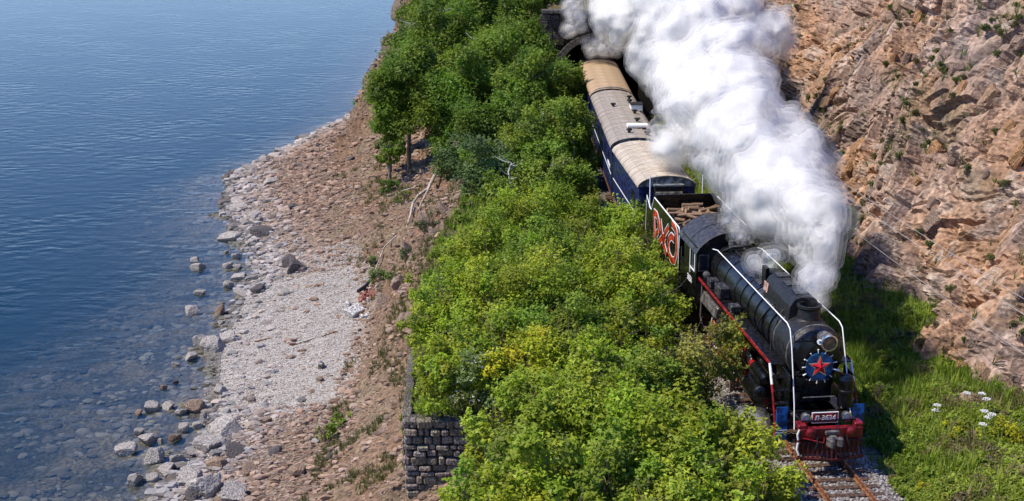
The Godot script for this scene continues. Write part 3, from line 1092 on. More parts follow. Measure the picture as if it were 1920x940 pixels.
	b.lathe([Vector2(0, 1.7), Vector2(0.2, 1.72), Vector2(0.2, 2.3), Vector2(0, 2.36)], AY(Vector3(-0.85, 0, -1.5)), 18)
	obj("lubricator", b, M.gloss, L)
	# buffer beam, pilot, coupler
	b = MB.new()
	b.box(Vector3(0, 1.27, -0.12), Vector3(2.3, 0.42, 0.22), 0.04)
	b.box(Vector3(-1.0, 1.5, -0.25), Vector3(0.3, 0.2, 0.45), 0.03)
	b.box(Vector3(1.0, 1.5, -0.25), Vector3(0.3, 0.2, 0.45), 0.03)
	M.dark_red = worn(0.09, 0.005, 0.005, 0.6)
	M.beam_red = worn(0.24, 0.008, 0.01, 0.5)
	var beam := obj("buffer_beam", b, M.beam_red, L)
	for s: float in [-1.0, 1.0]:
		b = MB.new()
		b.lathe([Vector2(0, 0), Vector2(0.2, 0.0), Vector2(0.2, 0.05), Vector2(0.14, 0.1), Vector2(0, 0.12)], AL(Vector3(s * 0.72, 1.28, 0.0)), 18)
		obj("round_pad", b, M.beam_red, beam)
	b = MB.new()
	for k in 15:
		var x := -1.12 + 0.16 * k
		var fwd := 0.42 - 0.3 * absf(x)
		b.box(Vector3(x, 0.68, 0.5 * fwd - 0.05), Vector3(0.06, 0.55, 0.05), 0.008, rot(-fwd * 0.8, 0, 0))
	b.box(Vector3(0, 0.95, -0.08), Vector3(2.3, 0.09, 0.1), 0.01)
	b.box(Vector3(0, 0.7, -0.3), Vector3(2.2, 0.6, 0.05), 0.01)
	for s: float in [-1.0, 1.0]:
		b.box(Vector3(s * 0.58, 0.4, 0.16), Vector3(1.25, 0.1, 0.08), 0.01, rot(0, s * 0.24, 0))
	obj("pilot", b, M.dark_red, beam)
	b = MB.new()
	b.tube([Vector3(-1.14, 1.46, 0.02), Vector3(-1.2, 1.28, 0.03), Vector3(-1.17, 1.1, 0.04)], 0.035, -1, 7)
	b.tube([Vector3(-1.17, 0.98, 0.03), Vector3(-1.2, 0.75, 0.05), Vector3(-1.13, 0.55, 0.08)], 0.04, -1, 7)
	obj("beam_end", b, M.white, beam)
	rod(beam, "release_lever", [Vector3(-1.0, 1.16, 0.06), Vector3(-0.3, 1.0, 0.16), Vector3(-0.28, 1.2, 0.16)], 0.025, M.red)
	rod(beam, "air_hose", [Vector3(0.55, 1.2, 0.02), Vector3(0.55, 1.05, 0.15), Vector3(0.62, 0.8, 0.2), Vector3(0.75, 0.72, 0.16)], 0.035, M.black)
	rod(beam, "air_hose", [Vector3(-0.5, 1.25, 0.02), Vector3(-0.52, 1.05, 0.18), Vector3(-0.62, 0.78, 0.22)], 0.035, M.black)
	b = MB.new()
	b.box(Vector3(0.0, 1.12, 0.15), Vector3(0.3, 0.3, 0.5), 0.05)
	b.box(Vector3(-0.17, 1.12, 0.48), Vector3(0.16, 0.3, 0.34), 0.05, rot(0, 0.35, 0))
	b.box(Vector3(0.2, 1.12, 0.42), Vector3(0.2, 0.34, 0.2), 0.05, rot(0, -0.4, 0))
	b.box(Vector3(0.0, 1.34, 0.1), Vector3(0.5, 0.16, 0.14), 0.03)
	b.box(Vector3(0.0, 0.9, 0.2), Vector3(0.14, 0.2, 0.2), 0.03)
	obj("coupler", b, M.iron, beam)
	# number plate and lower lamps
	b = MB.new()
	b.box(Vector3(-0.12, 1.72, -0.36), Vector3(0.95, 0.4, 0.04), 0.006)
	var plate := obj("number_plate", b, M.white, L)
	plate.set_meta("label", "red number plate with white rim and italic white digits")
	block(plate, "red_field", Vector3(-0.12, 1.72, -0.337), Vector3(0.89, 0.34, 0.012), M.red, 0.003)
	var wd := obj("digits", word("П-3634", 0.165, 0.014, 0.2), M.white, plate)
	wd.position = Vector3(-0.12, 1.72, -0.325)
	for x: float in [-0.8, 0.66]:
		b = MB.new()
		b.lathe([Vector2(0, -0.62), Vector2(0.1, -0.6), Vector2(0.15, -0.5), Vector2(0.16, -0.36)], AL(Vector3(x, 1.72, 0)), 18)
		b.box(Vector3(x, 1.54, -0.45), Vector3(0.08, 0.2, 0.1))
		var lp := obj("buffer_lamp", b, M.iron, L)
		b = MB.new()
		b.lathe([Vector2(0.13, -0.38), Vector2(0.17, -0.37), Vector2(0.175, -0.33), Vector2(0.13, -0.32)], AL(Vector3(x, 1.72, 0)), 20)
		obj("rim", b, M.chrome, lp)
		b = MB.new()
		b.lathe([Vector2(0.135, -0.35), Vector2(0.08, -0.33), Vector2(0, -0.325)], AL(Vector3(x, 1.72, 0)), 16)
		obj("lens", b, M.glass_grey, lp)
	# cab
	var arch := PackedVector2Array()
	for k in 13:
		var a := PI * (0.5 + (6 - k) / 6.0 * 0.34)
		arch.append(Vector2(1.86 * cos(a) , 3.3 + 1.66 * sin(a)))
	var body := PackedVector2Array([Vector2(1.52, 1.75), Vector2(1.52, 4.2)])
	var inner := PackedVector2Array(arch)
	inner.reverse()
	b = MB.new()
	var front := PackedVector2Array([Vector2(-1.52, 1.75), Vector2(1.52, 1.75), Vector2(1.52, 4.1)])
	for k in 9:
		var a := 0.16 * PI + PI * 0.68 * k / 8.0
		front.append(Vector2(1.72 * cos(a), 3.3 + 1.58 * sin(a)))
	front.append(Vector2(-1.52, 4.1))
	b.prism(front, -13.36, -13.3)
	var cab := obj("cab", b, M.gloss, L)
	for s: float in [-1.0, 1.0]:
		# side wall with window opening: four pieces butted round it
		b = MB.new()
		b.box(Vector3(s * 1.53, 2.42, -14.7), Vector3(0.05, 1.4, 2.66), 0.006)
		b.box(Vector3(s * 1.53, 4.13, -14.7), Vector3(0.05, 0.3, 2.66), 0.006)
		b.box(Vector3(s * 1.53, 3.55, -13.5), Vector3(0.05, 0.86, 0.26), 0.006)
		b.box(Vector3(s * 1.53, 3.55, -15.1), Vector3(0.05, 0.86, 1.2), 0.006)
		obj("side_wall", b, M.gloss, cab)
		b = MB.new()
		for q: Array in [[0, 0.43, 0.9, 0.07], [0, -0.43, 0.9, 0.07], [0.42, 0, 0.07, 0.8], [-0.42, 0, 0.07, 0.8]]:
			b.box(Vector3(s * 1.565, 3.55 + q[1], -14.06 + q[0]), Vector3(0.03, q[3], q[2]), 0.006)
		var wf := obj("window_frame", b, M.white, cab)
		block(wf, "pane", Vector3(s * 1.52, 3.55, -14.06), Vector3(0.01, 0.8, 0.8), M.glass, 0.002)
		b = MB.new()
		for q: Array in [[0, 0.36, 0.44, 0.04], [0, -0.36, 0.44, 0.04], [0.2, 0, 0.04, 0.7], [-0.2, 0, 0.04, 0.7]]:
			b.box(Vector3(s * 1.26 + q[0], 3.58 + q[1], -13.28), Vector3(q[2], q[3], 0.03), 0.005)
		wf = obj("window_frame", b, M.iron, cab)
		block(wf, "pane", Vector3(s * 1.26, 3.58, -13.29), Vector3(0.38, 0.7, 0.01), M.glass, 0.002)
		for q: Array in [["П", 2.93, 0.2], ["3634", 2.55, 0.27]]:
			var lt := obj("side_lettering", word(q[0], q[2], 0.012, 0.0), M.white, cab)
			lt.position = Vector3(s * 1.56, q[1], -14.5)
			lt.rotation.y = s * PI / 2
		rod(cab, "grab_rail", [Vector3(s * 1.6, 1.7, -15.9), Vector3(s * 1.62, 3.6, -15.9)], 0.025, M.steel)
		rod(cab, "grab_rail", [Vector3(s * 1.6, 1.7, -16.35), Vector3(s * 1.62, 3.4, -16.35)], 0.025, M.steel)
		block(cab, "cab_step", Vector3(s * 1.4, 1.0, -15.9), Vector3(0.4, 0.05, 0.5), M.iron)
		block(cab, "cab_step", Vector3(s * 1.4, 0.6, -15.9), Vector3(0.4, 0.05, 0.5), M.iron)
	block(cab, "cab_floor", Vector3(0, 1.78, -14.8), Vector3(3.0, 0.1, 3.0), M.soot)
	block(cab, "backhead", Vector3(0, 3.0, -13.9), Vector3(1.9, 2.2, 0.9), M.soot, 0.1)
	for q: Array in [[-14.7, -13.15, 0.0], [-16.45, -14.72, 0.02]]:
		b = MB.new()
		b.lathe([Vector2(1.0, q[0]), Vector2(1.0 + 0.012, q[0]), Vector2(1.0 + 0.012, q[1]), Vector2(1.0, q[1]), Vector2(1.0, q[0])], Transform3D(AL(Vector3.ZERO).basis, Vector3.ZERO), 22, -PI * 0.86, PI * 0.72)
		for i in b.v.size():
			b.v[i] = Vector3(b.v[i].x * 1.82 * (1.0 - 0.0), 3.32 + (b.v[i].y) * (1.63 + q[2]), b.v[i].z)
		obj("roof", b, M.roofblack, cab)
	block(cab, "roof_hatch", Vector3(0.0, 5.0, -14.0), Vector3(0.7, 0.06, 0.8), M.roofblack)
	b = MB.new()
	b.tube(range(15).map(func(k): return Vector3(1.835 * cos(PI * (0.14 + 0.72 * k / 14.0)), 3.33 + 1.645 * sin(PI * (0.14 + 0.72 * k / 14.0)), -13.14)), 0.018, -1, 5)
	obj("roof_edge", b, M.iron, cab)
	b = MB.new()
	b.box(Vector3(0.35, 4.72, -13.26), Vector3(0.14, 0.14, 0.08), 0.02)
	obj("roof_light", b, M.red, cab)

func tender() -> void:
	var T := thing("tender", "black tender with big red and white railway letters and firewood on top", "tender", Vector3(10.98, 0, -44.2), TURN)
	var b := MB.new()
	var side := PackedVector2Array([Vector2(-16.65, 1.3), Vector2(-16.65, 4.15), Vector2(-16.75, 4.25), Vector2(-22.05, 4.38), Vector2(-22.6, 3.62), Vector2(-22.9, 3.58), Vector2(-24.3, 3.6), Vector2(-24.3, 1.3)])
	for s: float in [-1.0, 1.0]:
		b = MB.new()
		b.prism(side, -0.03, 0.03, Transform3D(Basis(Vector3(0, 0, 1), Vector3(0, 1, 0), Vector3(-1, 0, 0)), Vector3(s * 1.55, 0, 0)))
		var sw := obj("side_sheet", b, M.gloss, T)
		rod(sw, "white_edge", [Vector3(s * 1.56, 1.4, -16.64), Vector3(s * 1.56, 4.17, -16.64), Vector3(s * 1.56, 4.26, -16.76), Vector3(s * 1.56, 4.39, -22.05), Vector3(s * 1.56, 3.64, -22.62), Vector3(s * 1.56, 3.66, -23.0), Vector3(s * 1.56, 4.1, -23.8), Vector3(s * 1.56, 2.3, -23.9)], 0.03, M.white, 6)
		block(sw, "sill", Vector3(s * 1.56, 1.3, -20.5), Vector3(0.06, 0.14, 7.7), M.red)
		for k in 5:
			block(sw, "white_sill_mark", Vector3(s * 1.585, 1.3, -17.4 - 1.5 * k), Vector3(0.03, 0.1, 0.75), M.white, 0.005)
		# the railway letters, as outlined strokes
		var strokes := [
			[Vector2(-18.1, 4.1), Vector2(-17.55, 4.08), Vector2(-17.15, 3.95), Vector2(-16.98, 3.5), Vector2(-17.0, 2.95), Vector2(-17.3, 2.55), Vector2(-17.85, 2.4), Vector2(-18.4, 2.5), Vector2(-18.7, 2.85), Vector2(-18.55, 3.25), Vector2(-18.1, 3.5), Vector2(-17.5, 3.5)],
			[Vector2(-18.75, 3.75), Vector2(-19.4, 3.3), Vector2(-19.7, 2.5)], [Vector2(-19.0, 2.35), Vector2(-19.9, 2.9), Vector2(-20.5, 3.65)], [Vector2(-20.9, 2.35), Vector2(-20.1, 2.85), Vector2(-19.3, 3.2)],
			[Vector2(-22.0, 3.68), Vector2(-21.3, 3.7), Vector2(-20.85, 3.45), Vector2(-20.9, 3.0), Vector2(-21.3, 2.75)], [Vector2(-22.0, 3.6), Vector2(-21.75, 2.8), Vector2(-21.65, 1.85)]]
		for k in 2:
			b = MB.new()
			for st: Array in strokes:
				var w := 0.2 if k == 0 else 0.155
				var polys := Geometry2D.offset_polyline(PackedVector2Array(st), w, Geometry2D.JOIN_ROUND, Geometry2D.END_ROUND)
				for pl: PackedVector2Array in polys:
					if not Geometry2D.is_polygon_clockwise(pl):
						b.prism(pl, 0.0, 0.012 + 0.008 * k, Transform3D(Basis(Vector3(0, 0, 1), Vector3(0, 1, 0), Vector3(-1, 0, 0)) * Basis.from_scale(Vector3(1, 1, -s)), Vector3(s * 1.58, 0, 0)))
			obj("letter_outline" if k == 0 else "letter_face", b, M.white if k == 0 else M.logo, sw)
		for k in 4:
			wheel(T, Vector3(s * 0.78, 0.52, -17.7 - [0.0, 1.8, 4.0, 5.8][k]), 0.52, s, 9, "tender_wheel")
		b = MB.new()
		for z: float in [-18.6, -22.6]:
			b.box(Vector3(s * 1.0, 0.75, z), Vector3(0.12, 0.3, 2.9), 0.03)
		obj("bogie_frame", b, M.wheelred, T)
	b = MB.new()
	b.box(Vector3(0, 2.2, -20.5), Vector3(3.0, 1.9, 7.6), 0.02)
	obj("water_tank", b, M.black, T)
	block(T, "bunker_front", Vector3(0, 3.4, -16.75), Vector3(3.0, 0.7, 0.06), M.black)
	block(T, "rear_bulkhead", Vector3(0, 3.8, -22.0), Vector3(3.04, 1.5, 0.1), M.gloss)
	block(T, "rear_deck", Vector3(0, 3.35, -23.2), Vector3(3.0, 0.5, 2.1), M.black)
	block(T, "bunker_floor", Vector3(0, 3.42, -19.4), Vector3(3.0, 0.5, 5.0), M.soot)
	block(T, "underframe", Vector3(0, 1.1, -20.4), Vector3(2.4, 0.25, 8.6), M.black)
	for s: float in [-1.0, 1.0]:
		rod(T, "rear_post", [Vector3(s * 1.35, 3.6, -24.1), Vector3(s * 1.35, 5.0, -24.15)], 0.03, M.white)
	# firewood heaped on the tender, each log its own
	var r := RandomNumberGenerator.new()
	r.seed = 17
	var W := StandardMaterial3D.new()
	W.vertex_color_use_as_albedo = true
	W.roughness = 0.85
	var O := Transform3D(Basis.from_euler(Vector3(0, TURN, 0)), Vector3(10.98, 0, -44.2))
	for k in 42:
		b = MB.new()
		var ln := r.randf_range(0.7, 1.15)
		var rad := r.randf_range(0.06, 0.11)
		var tone := r.randf_range(0.5, 1.2)
		b.col = Color(0.2, 0.125, 0.075) * tone
		var ps := []
		for i in 4:
			ps.append(Vector3(-ln * 0.5 + ln * i / 3.0, r.randf_range(-0.015, 0.015), r.randf_range(-0.02, 0.02)))
		b.tube(ps, rad, rad * 0.88, 7, false)
		b.col = Color(0.5, 0.33, 0.18)
		for e: float in [-1.0, 1.0]:
			var c := Vector3(e * ln * 0.5, 0, 0)
			for q in 7:
				var a0 := TAU * q / 7.0
				var a1 := TAU * (q + 1) / 7.0
				b.trio(c, c + Vector3(0, cos(a0), sin(a0)) * rad, c + Vector3(0, cos(a1), sin(a1)) * rad, Vector3(e, 0, 0))
		var row := k / 14
		var at := Vector3(r.randf_range(-1.0, 1.0), 3.78 + row * 0.17 + r.randf_range(0, 0.08), -20.1 + r.randf_range(-1.3, 1.5))
		var o := obj("firewood_log", b, W)
		o.transform = O * Transform3D(rot(0, r.randf_range(-0.9, 0.9), r.randf_range(-0.16, 0.16)), at)
		tag(o, "split brown firewood log lying in the jumbled heap on the tender", "log", "firewood logs on the tender")

func carriages() -> void:
	M.roof_cream = worn(0.55, 0.475, 0.37, 0.6, 0.7)
	M.roof_grey = worn(0.37, 0.325, 0.275, 0.65, 0.7)
	M.roof_tan = worn(0.5, 0.36, 0.22, 0.6, 0.7)
	for k: String in ["roof_cream", "roof_grey", "roof_tan"]:
		M[k].albedo_texture = M.grime_soft
		M[k].roughness_texture = null
		M[k].uv1_scale = Vector3(0.25, 0.25, 0.6)
	M.gable = worn(0.23, 0.25, 0.26, 0.5)
	M.beige = worn(0.42, 0.36, 0.27, 0.6)
	for q: Array in [[70.3, 79.7, 0, "short dark blue van with cream roof and grey gable coupled behind the tender"],
			[80.6, 98.2, 1, "dark blue carriage with ribbed grey roof and rooftop vents in mid train"],
			[99.0, 121.0, 2, "dark blue carriage with smooth tan roof half inside the tunnel"]]:
		var a := Vector3(axis_x(q[0]), 0, -q[0])
		var b := Vector3(axis_x(q[1]), 0, -q[1])
		var dir := (a - b).normalized()
		carriage(a, atan2(dir.x, dir.z), a.distance_to(b), q[2], q[3])

func carriage(at: Vector3, turn: float, ln: float, kind: int, label: String) -> void:
	var C := thing("railway_carriage", label, "railway carriage", at, turn, "carriages of the steam train")
	var roofm: Material = [M.roof_cream, M.roof_grey, M.roof_tan][kind]
	var b := MB.new()
	b.box(Vector3(0, 2.55, -ln / 2), Vector3(2.96, 2.8, ln), 0.03)
	var body := obj("body", b, M.navy, C)
	# roof: an arched skin with raised seams
	var arc := func(r_add: float, z0: float, z1: float, mb: MB) -> void:
		mb.lathe([Vector2(1.0, z0), Vector2(1.0 + r_add, z0), Vector2(1.0 + r_add, z1), Vector2(1.0, z1), Vector2(1.0, z0)], AL(Vector3.ZERO), 22, -PI, PI)
	b = MB.new()
	arc.call(0.02, -ln + 0.0, 0.06, b)
	squash(b, 1.54, 3.93, 0.58)
	var roof := obj("roof", b, roofm, C)
	var n := int(ln / (0.95 if kind == 0 else 1.25))
	if kind < 2:
		for k in range(1, n):
			b = MB.new()
			var z := -ln * k / n
			arc.call(0.035, z - 0.025, z + 0.025, b)
			squash(b, 1.54, 3.93, 0.58)
			obj("roof_seam", b, roofm, roof)
		for x: float in [-1.1, -0.55, 0.0, 0.55, 1.1]:
			var y := 3.93 + 0.592 * sqrt(1.0 - (x / 1.54) * (x / 1.54))
			b = MB.new()
			b.box(Vector3(x, y + 0.02, -ln / 2), Vector3(0.05, 0.05, ln - 0.1), 0.008)
			obj("roof_rib", b, roofm, roof)
	# gables
	for z: Array in [[0.0, 0.05], [-ln, -ln - 0.04]]:
		var g := PackedVector2Array()
		for k in 17:
			var a := PI * k / 16.0
			g.append(Vector2(1.5 * cos(a), 3.95 + 0.55 * sin(a)))
		b = MB.new()
		b.prism(g, minf(z[0], z[1]), maxf(z[0], z[1]))
		obj("gable", b, M.gable, C)
	b = MB.new()
	b.tube(range(17).map(func(k): return Vector3(1.55 * cos(PI * k / 16.0), 3.93 + 0.6 * sin(PI * k / 16.0), 0.07)), 0.03, -1, 6)
	obj("roof_edge", b, roofm, C)
	# gangway and its shutter at the near end
	block(C, "gangway", Vector3(0.05, 2.75, 0.16), Vector3(1.5, 2.5, 0.3), M.soot, 0.04)
	block(C, "gangway_hood", Vector3(0.05, 4.05, 0.18), Vector3(1.6, 0.12, 0.36), M.gable, 0.03)
	block(C, "shutter", Vector3(0.05, 3.6, 0.33), Vector3(1.4, 0.26, 0.06), M.beige, 0.02)
	block(C, "shutter", Vector3(0.05, 3.2, 0.33), Vector3(1.4, 0.2, 0.06), M.beige, 0.02)
	for s: float in [-1.0, 1.0]:
		b = MB.new()
		b.box(Vector3(s * 1.485, 2.3, -ln / 2), Vector3(0.02, 0.05, ln - 0.1), 0.004)
		obj("waist_stripe", b, M.white, body)
		block(body, "sill", Vector3(s * 1.44, 1.1, -ln / 2), Vector3(0.1, 0.22, ln), M.rust)
		var count := maxi(2, int(ln / 2.6))
		for k in count:
			var z := -ln * (k + 0.6) / (count + 0.2)
			if kind == 0 and k > 0:
				continue
			b = MB.new()
			for q: Array in [[0, 0.42, 1.2, 0.06], [0, -0.42, 1.2, 0.06], [0.57, 0, 0.06, 0.78], [-0.57, 0, 0.06, 0.78]]:
				b.box(Vector3(s * 1.487, 3.0 + q[1], z + q[0]), Vector3(0.03, q[3], q[2]), 0.005)
			var f := obj("window", b, M.navy, body)
			block(f, "pane", Vector3(s * 1.483, 3.0, z), Vector3(0.012, 0.78, 1.08), M.glass, 0.003)
		if kind == 1:
			block(body, "route_board", Vector3(s * 1.495, 2.62, -1.6), Vector3(0.03, 0.2, 1.7), M.white, 0.006)
		for z: float in [-1.8, -ln + 1.8]:
			block(C, "bogie_frame", Vector3(s * 1.0, 0.6, z), Vector3(0.12, 0.28, 2.6), M.soot, 0.03)
			for dz: float in [-0.95, 0.95]:
				wheel(C, Vector3(s * 0.77, 0.47, z + dz), 0.47, s, 0)
		rod(C, "corner_rail", [Vector3(s * 1.4, 1.4, 0.08), Vector3(s * 1.4, 3.4, 0.08)], 0.02, M.steel, 5)
	block(C, "underframe", Vector3(0, 1.0, -ln / 2), Vector3(2.2, 0.3, ln - 0.2), M.soot)
	if kind == 1:
		# vents and hatches on the ribbed roof
		for q: Array in [[0.75, -1.1, 0], [-0.3, -1.6, 0], [0.35, -3.2, 1], [0.55, -5.4, 0], [0.7, -8.5, 0], [0.95, -10.2, 2], [-0.5, -10.9, 0], [0.75, -12.6, 0], [0.9, -14.4, 0]]:
			var y := 3.93 + 0.59 * sqrt(1.0 - (q[0] / 1.54) * (q[0] / 1.54))
			b = MB.new()
			if q[2] == 0:
				b.lathe([Vector2(0.09, -0.02), Vector2(0.09, 0.14), Vector2(0.18, 0.15), Vector2(0.18, 0.24), Vector2(0, 0.28)], AY(Vector3(q[0], y, q[1])), 12)
				obj("roof_vent", b, M.soot, roof)
			elif q[2] == 1:
				b.box(Vector3(q[0], y + 0.15, q[1]), Vector3(1.3, 0.2, 0.6), 0.06)
				obj("roof_box", b, M.white, roof)
				block(roof, "box_foot", Vector3(q[0], y + 0.02, q[1]), Vector3(1.1, 0.1, 0.5), M.soot)
			else:
				b.box(Vector3(q[0], y + 0.2, q[1]), Vector3(0.8, 0.4, 1.0), 0.04)
				obj("roof_box", b, M.white, roof)
				block(roof, "box_lid", Vector3(q[0], y + 0.43, q[1]), Vector3(0.86, 0.05, 1.06), M.soot)
	if kind == 2:
		rod(roof, "end_arc", range(17).map(func(k): return Vector3(1.5 * cos(PI * k / 16.0), 3.96 + 0.6 * sin(PI * k / 16.0), -0.3)), 0.05, M.gable, 6)

func squash(mb: MB, hw: float, y0: float, rise: float) -> void:
	for i in mb.v.size():
		mb.v[i] = Vector3(mb.v[i].x * hw, y0 + mb.v[i].y * rise, mb.v[i].z)
		mb.n[i] = Vector3(mb.n[i].x / hw, mb.n[i].y / rise, mb.n[i].z).normalized()

# an angular stone: a ball cut by random planes
func rock_shape(sub: int, sd: int, flat := 0.75, tint := Color.WHITE, cuts := 11, jointed := false) -> ArrayMesh:
	var r := RandomNumberGenerator.new()
	r.seed = sd
	var planes := []
	for k in cuts:
		var d := Vector3(r.randfn(), r.randfn(), r.randfn()).normalized()
		if jointed:
			var ax := Vector3.ZERO
			ax[k % 3] = 1.0 if k % 6 < 3 else -1.0
			d = (ax + d * (0.22 if sub < 4 else 0.5)).normalized()
		planes.append([d, r.randf_range(0.45, 0.88)])
	var sph := SphereMesh.new()
	sph.radius = 1.0
	sph.height = 2.0
	sph.radial_segments = [5, 7, 10, 16, 24][sub]
	sph.rings = [2, 3, 5, 9, 14][sub]
	var a := sph.get_mesh_arrays()
	var v: PackedVector3Array = a[Mesh.ARRAY_VERTEX]
	var c := PackedColorArray()
	var f := noise(FastNoiseLite.TYPE_SIMPLEX_SMOOTH, 1.6, sd, 2)
	for i in v.size():
		var d := v[i].normalized()
		var m := 1.0
		for p: Array in planes:
			var q: float = (p[0] as Vector3).dot(d)
			if q > 0.05:
				m = minf(m, p[1] / q)
		v[i] = d * m * (1.0 + 0.05 * f.get_noise_3dv(d)) * Vector3(1, flat, 1)
		c.append(tint * (1.0 + 0.3 * f.get_noise_3dv(d * 1.7)))
	var arr := []
	arr.resize(Mesh.ARRAY_MAX)
	arr[Mesh.ARRAY_VERTEX] = v
	arr[Mesh.ARRAY_COLOR] = c
	arr[Mesh.ARRAY_INDEX] = a[Mesh.ARRAY_INDEX]
	var o := ArrayMesh.new()
	o.add_surface_from_arrays(Mesh.PRIMITIVE_TRIANGLES, arr)
	return o

const ROCK := [[-18.59, 66.64, 0.74, 0.66, 0], [-17.79, 66.84, 0.66, 0.55, 0], [-16.99, 66.14, 0.55, 0.41, 0], [-16.3, 66.57, 0.91, 0.71, 2], [-15.48, 68.63, 0.79, 0.56, 0], [-16.03, 70.21, 0.26, 0.23, 0], [-19.14, 66.09, 0.49, 0.27, 2], [-18.7, 69.71, 0.34, 0.32, 2], [-18.29, 70.5, 0.35, 0.26, 1], [-16.39, 64.1, 0.59, 0.48, 0], [-15.72, 64.31, 0.59, 0.48, 0], [-15.66, 65.4, 0.43, 0.43, 0], [-18.46, 63.68, 0.53, 0.32, 0], [-17.8, 62.72, 0.94, 0.52, 0], [-18.49, 61.34, 1.07, 0.66, 0], [-16.52, 62.93, 0.63, 0.39, 2], [-17.1, 62.44, 0.36, 0.31, 0], [-16.87, 60.27, 0.8, 0.9, 0], [-15.8, 60.18, 0.65, 0.7, 0], [-16.03, 59.15, 0.84, 0.5, 0], [-17.19, 57.92, 0.78, 0.78, 0], [-16.48, 58.11, 0.63, 0.44, 0], [-15.29, 57.38, 0.63, 0.39, 0], [-15.81, 57.25, 0.62, 0.24, 0], [-15.84, 55.91, 0.52, 0.33, 0], [-14.66, 56.03, 0.61, 0.42, 0], [-14.55, 57.63, 1.06, 1.11, 0], [-13.55, 56.43, 1.47, 1.19, 0], [-14.01, 55.74, 0.85, 0.66, 1], [-13.95, 62.91, 1.72, 1.1, 0], [-14.49, 61.5, 1.43, 0.92, 0], [-13.13, 60.29, 0.95, 0.9, 1], [-15.23, 61, 0.76, 0.41, 0], [-13.71, 65.76, 0.49, 0.33, 0], [-21.86, 92.57, 1.34, 0.48, 0], [-22.47, 94.34, 0.68, 0.3, 0], [-20.45, 86.62, 0.77, 0.38, 0], [-20.15, 82.75, 1, 0.57, 0], [-18.2, 82.21, 0.53, 0.86, 2], [-17.69, 80.16, 0.52, 0.32, 0], [-18.26, 76.66, 0.94, 0.88, 0], [-17.32, 75.74, 1.3, 0.86, 0], [-16.76, 77.3, 1.32, 0.75, 0], [-18.3, 74.31, 0.79, 0.52, 0], [-18.92, 73.19, 0.42, 0.3, 0], [-19.78, 92.79, 0.74, 0.59, 0], [-18.48, 89.97, 1.37, 0.47, 0], [-18.89, 88.23, 0.64, 0.5, 0], [-17.56, 86.03, 1.11, 0.48, 0], [-16.57, 86.32, 0.9, 0.83, 1], [-17.34, 84.85, 0.41, 0.34, 0], [-15.28, 90.77, 1.16, 1.02, 1], [-14.42, 89.12, 1.29, 1, 1], [-14.59, 84.99, 0.89, 0.48, 0], [-19.18, 92.5, 0.74, 0.44, 0], [-25.17, 121.57, 1.05, 0.62, 1], [-24.4, 120.82, 1.05, 0.67, 0], [-24.13, 123.22, 0.87, 0.58, 0], [-23.84, 124.56, 0.69, 0.49, 1], [-23.9, 114.84, 1, 0.64, 0], [-24.23, 112.2, 0.71, 0.4, 1], [-22.63, 111.24, 1.41, 0.7, 0], [-21.8, 108, 1.37, 0.68, 0], [-21.64, 104.55, 0.58, 0.41, 1], [-20.71, 103.78, 1.07, 0.66, 0], [-19.84, 103.96, 1.16, 0.74, 0], [-21.16, 100.18, 1.6, 0.72, 0], [-18.71, 99.66, 1.59, 1.19, 1], [-20.66, 96.43, 0.39, 0.31, 0], [-19.69, 95.4, 0.69, 0.42, 0], [-23.75, 130.02, 0.51, 0.41, 0], [-23.25, 127.39, 0.9, 0.6, 0], [-21.81, 129.18, 1.52, 0.71, 0], [-21.93, 126.49, 1.29, 0.69, 0], [-21.87, 139.4, 0.65, 0.38, 1], [-20.04, 144.92, 0.68, 0.34, 0], [-20.23, 137.44, 0.54, 0.48, 1], [-20.5, 131.95, 1.13, 0.62, 0], [-19.78, 133.41, 1.25, 0.68, 0], [-20.59, 114.7, 1.36, 0.63, 0], [-21.04, 118.18, 1.21, 0.65, 0], [-17.04, 104.47, 1, 0.58, 1], [-16.57, 99.04, 0.87, 0.47, 0], [-16.98, 94.41, 0.98, 0.45, 0], [-22.51, 116.42, 0.92, 0.55, 0], [-17.7, 125.26, 0.69, 0.49, 1], [-13.67, 115.55, 0.73, 0.41, 1], [-15.88, 126.55, 0.7, 0.45, 2], [-19.23, 98.34, 0.86, 0.47, 0], [-18.67, 118.56, 0.75, 0.47, 1], [-13.6, 59.12, 0.99, 0.74, 2], [-11.86, 57.84, 0.82, 0.58, 2], [-12.12, 55.4, 1.17, 0.79, 0], [-10.95, 59.69, 0.75, 0.5, 1], [-12.14, 63.72, 0.53, 0.34, 2], [-9.52, 56.77, 0.86, 0.52, 2], [-8.26, 58.04, 0.53, 0.39, 1], [-13.81, 68.62, 0.45, 0.28, 0], [-10.15, 68.62, 0.39, 0.28, 2]]

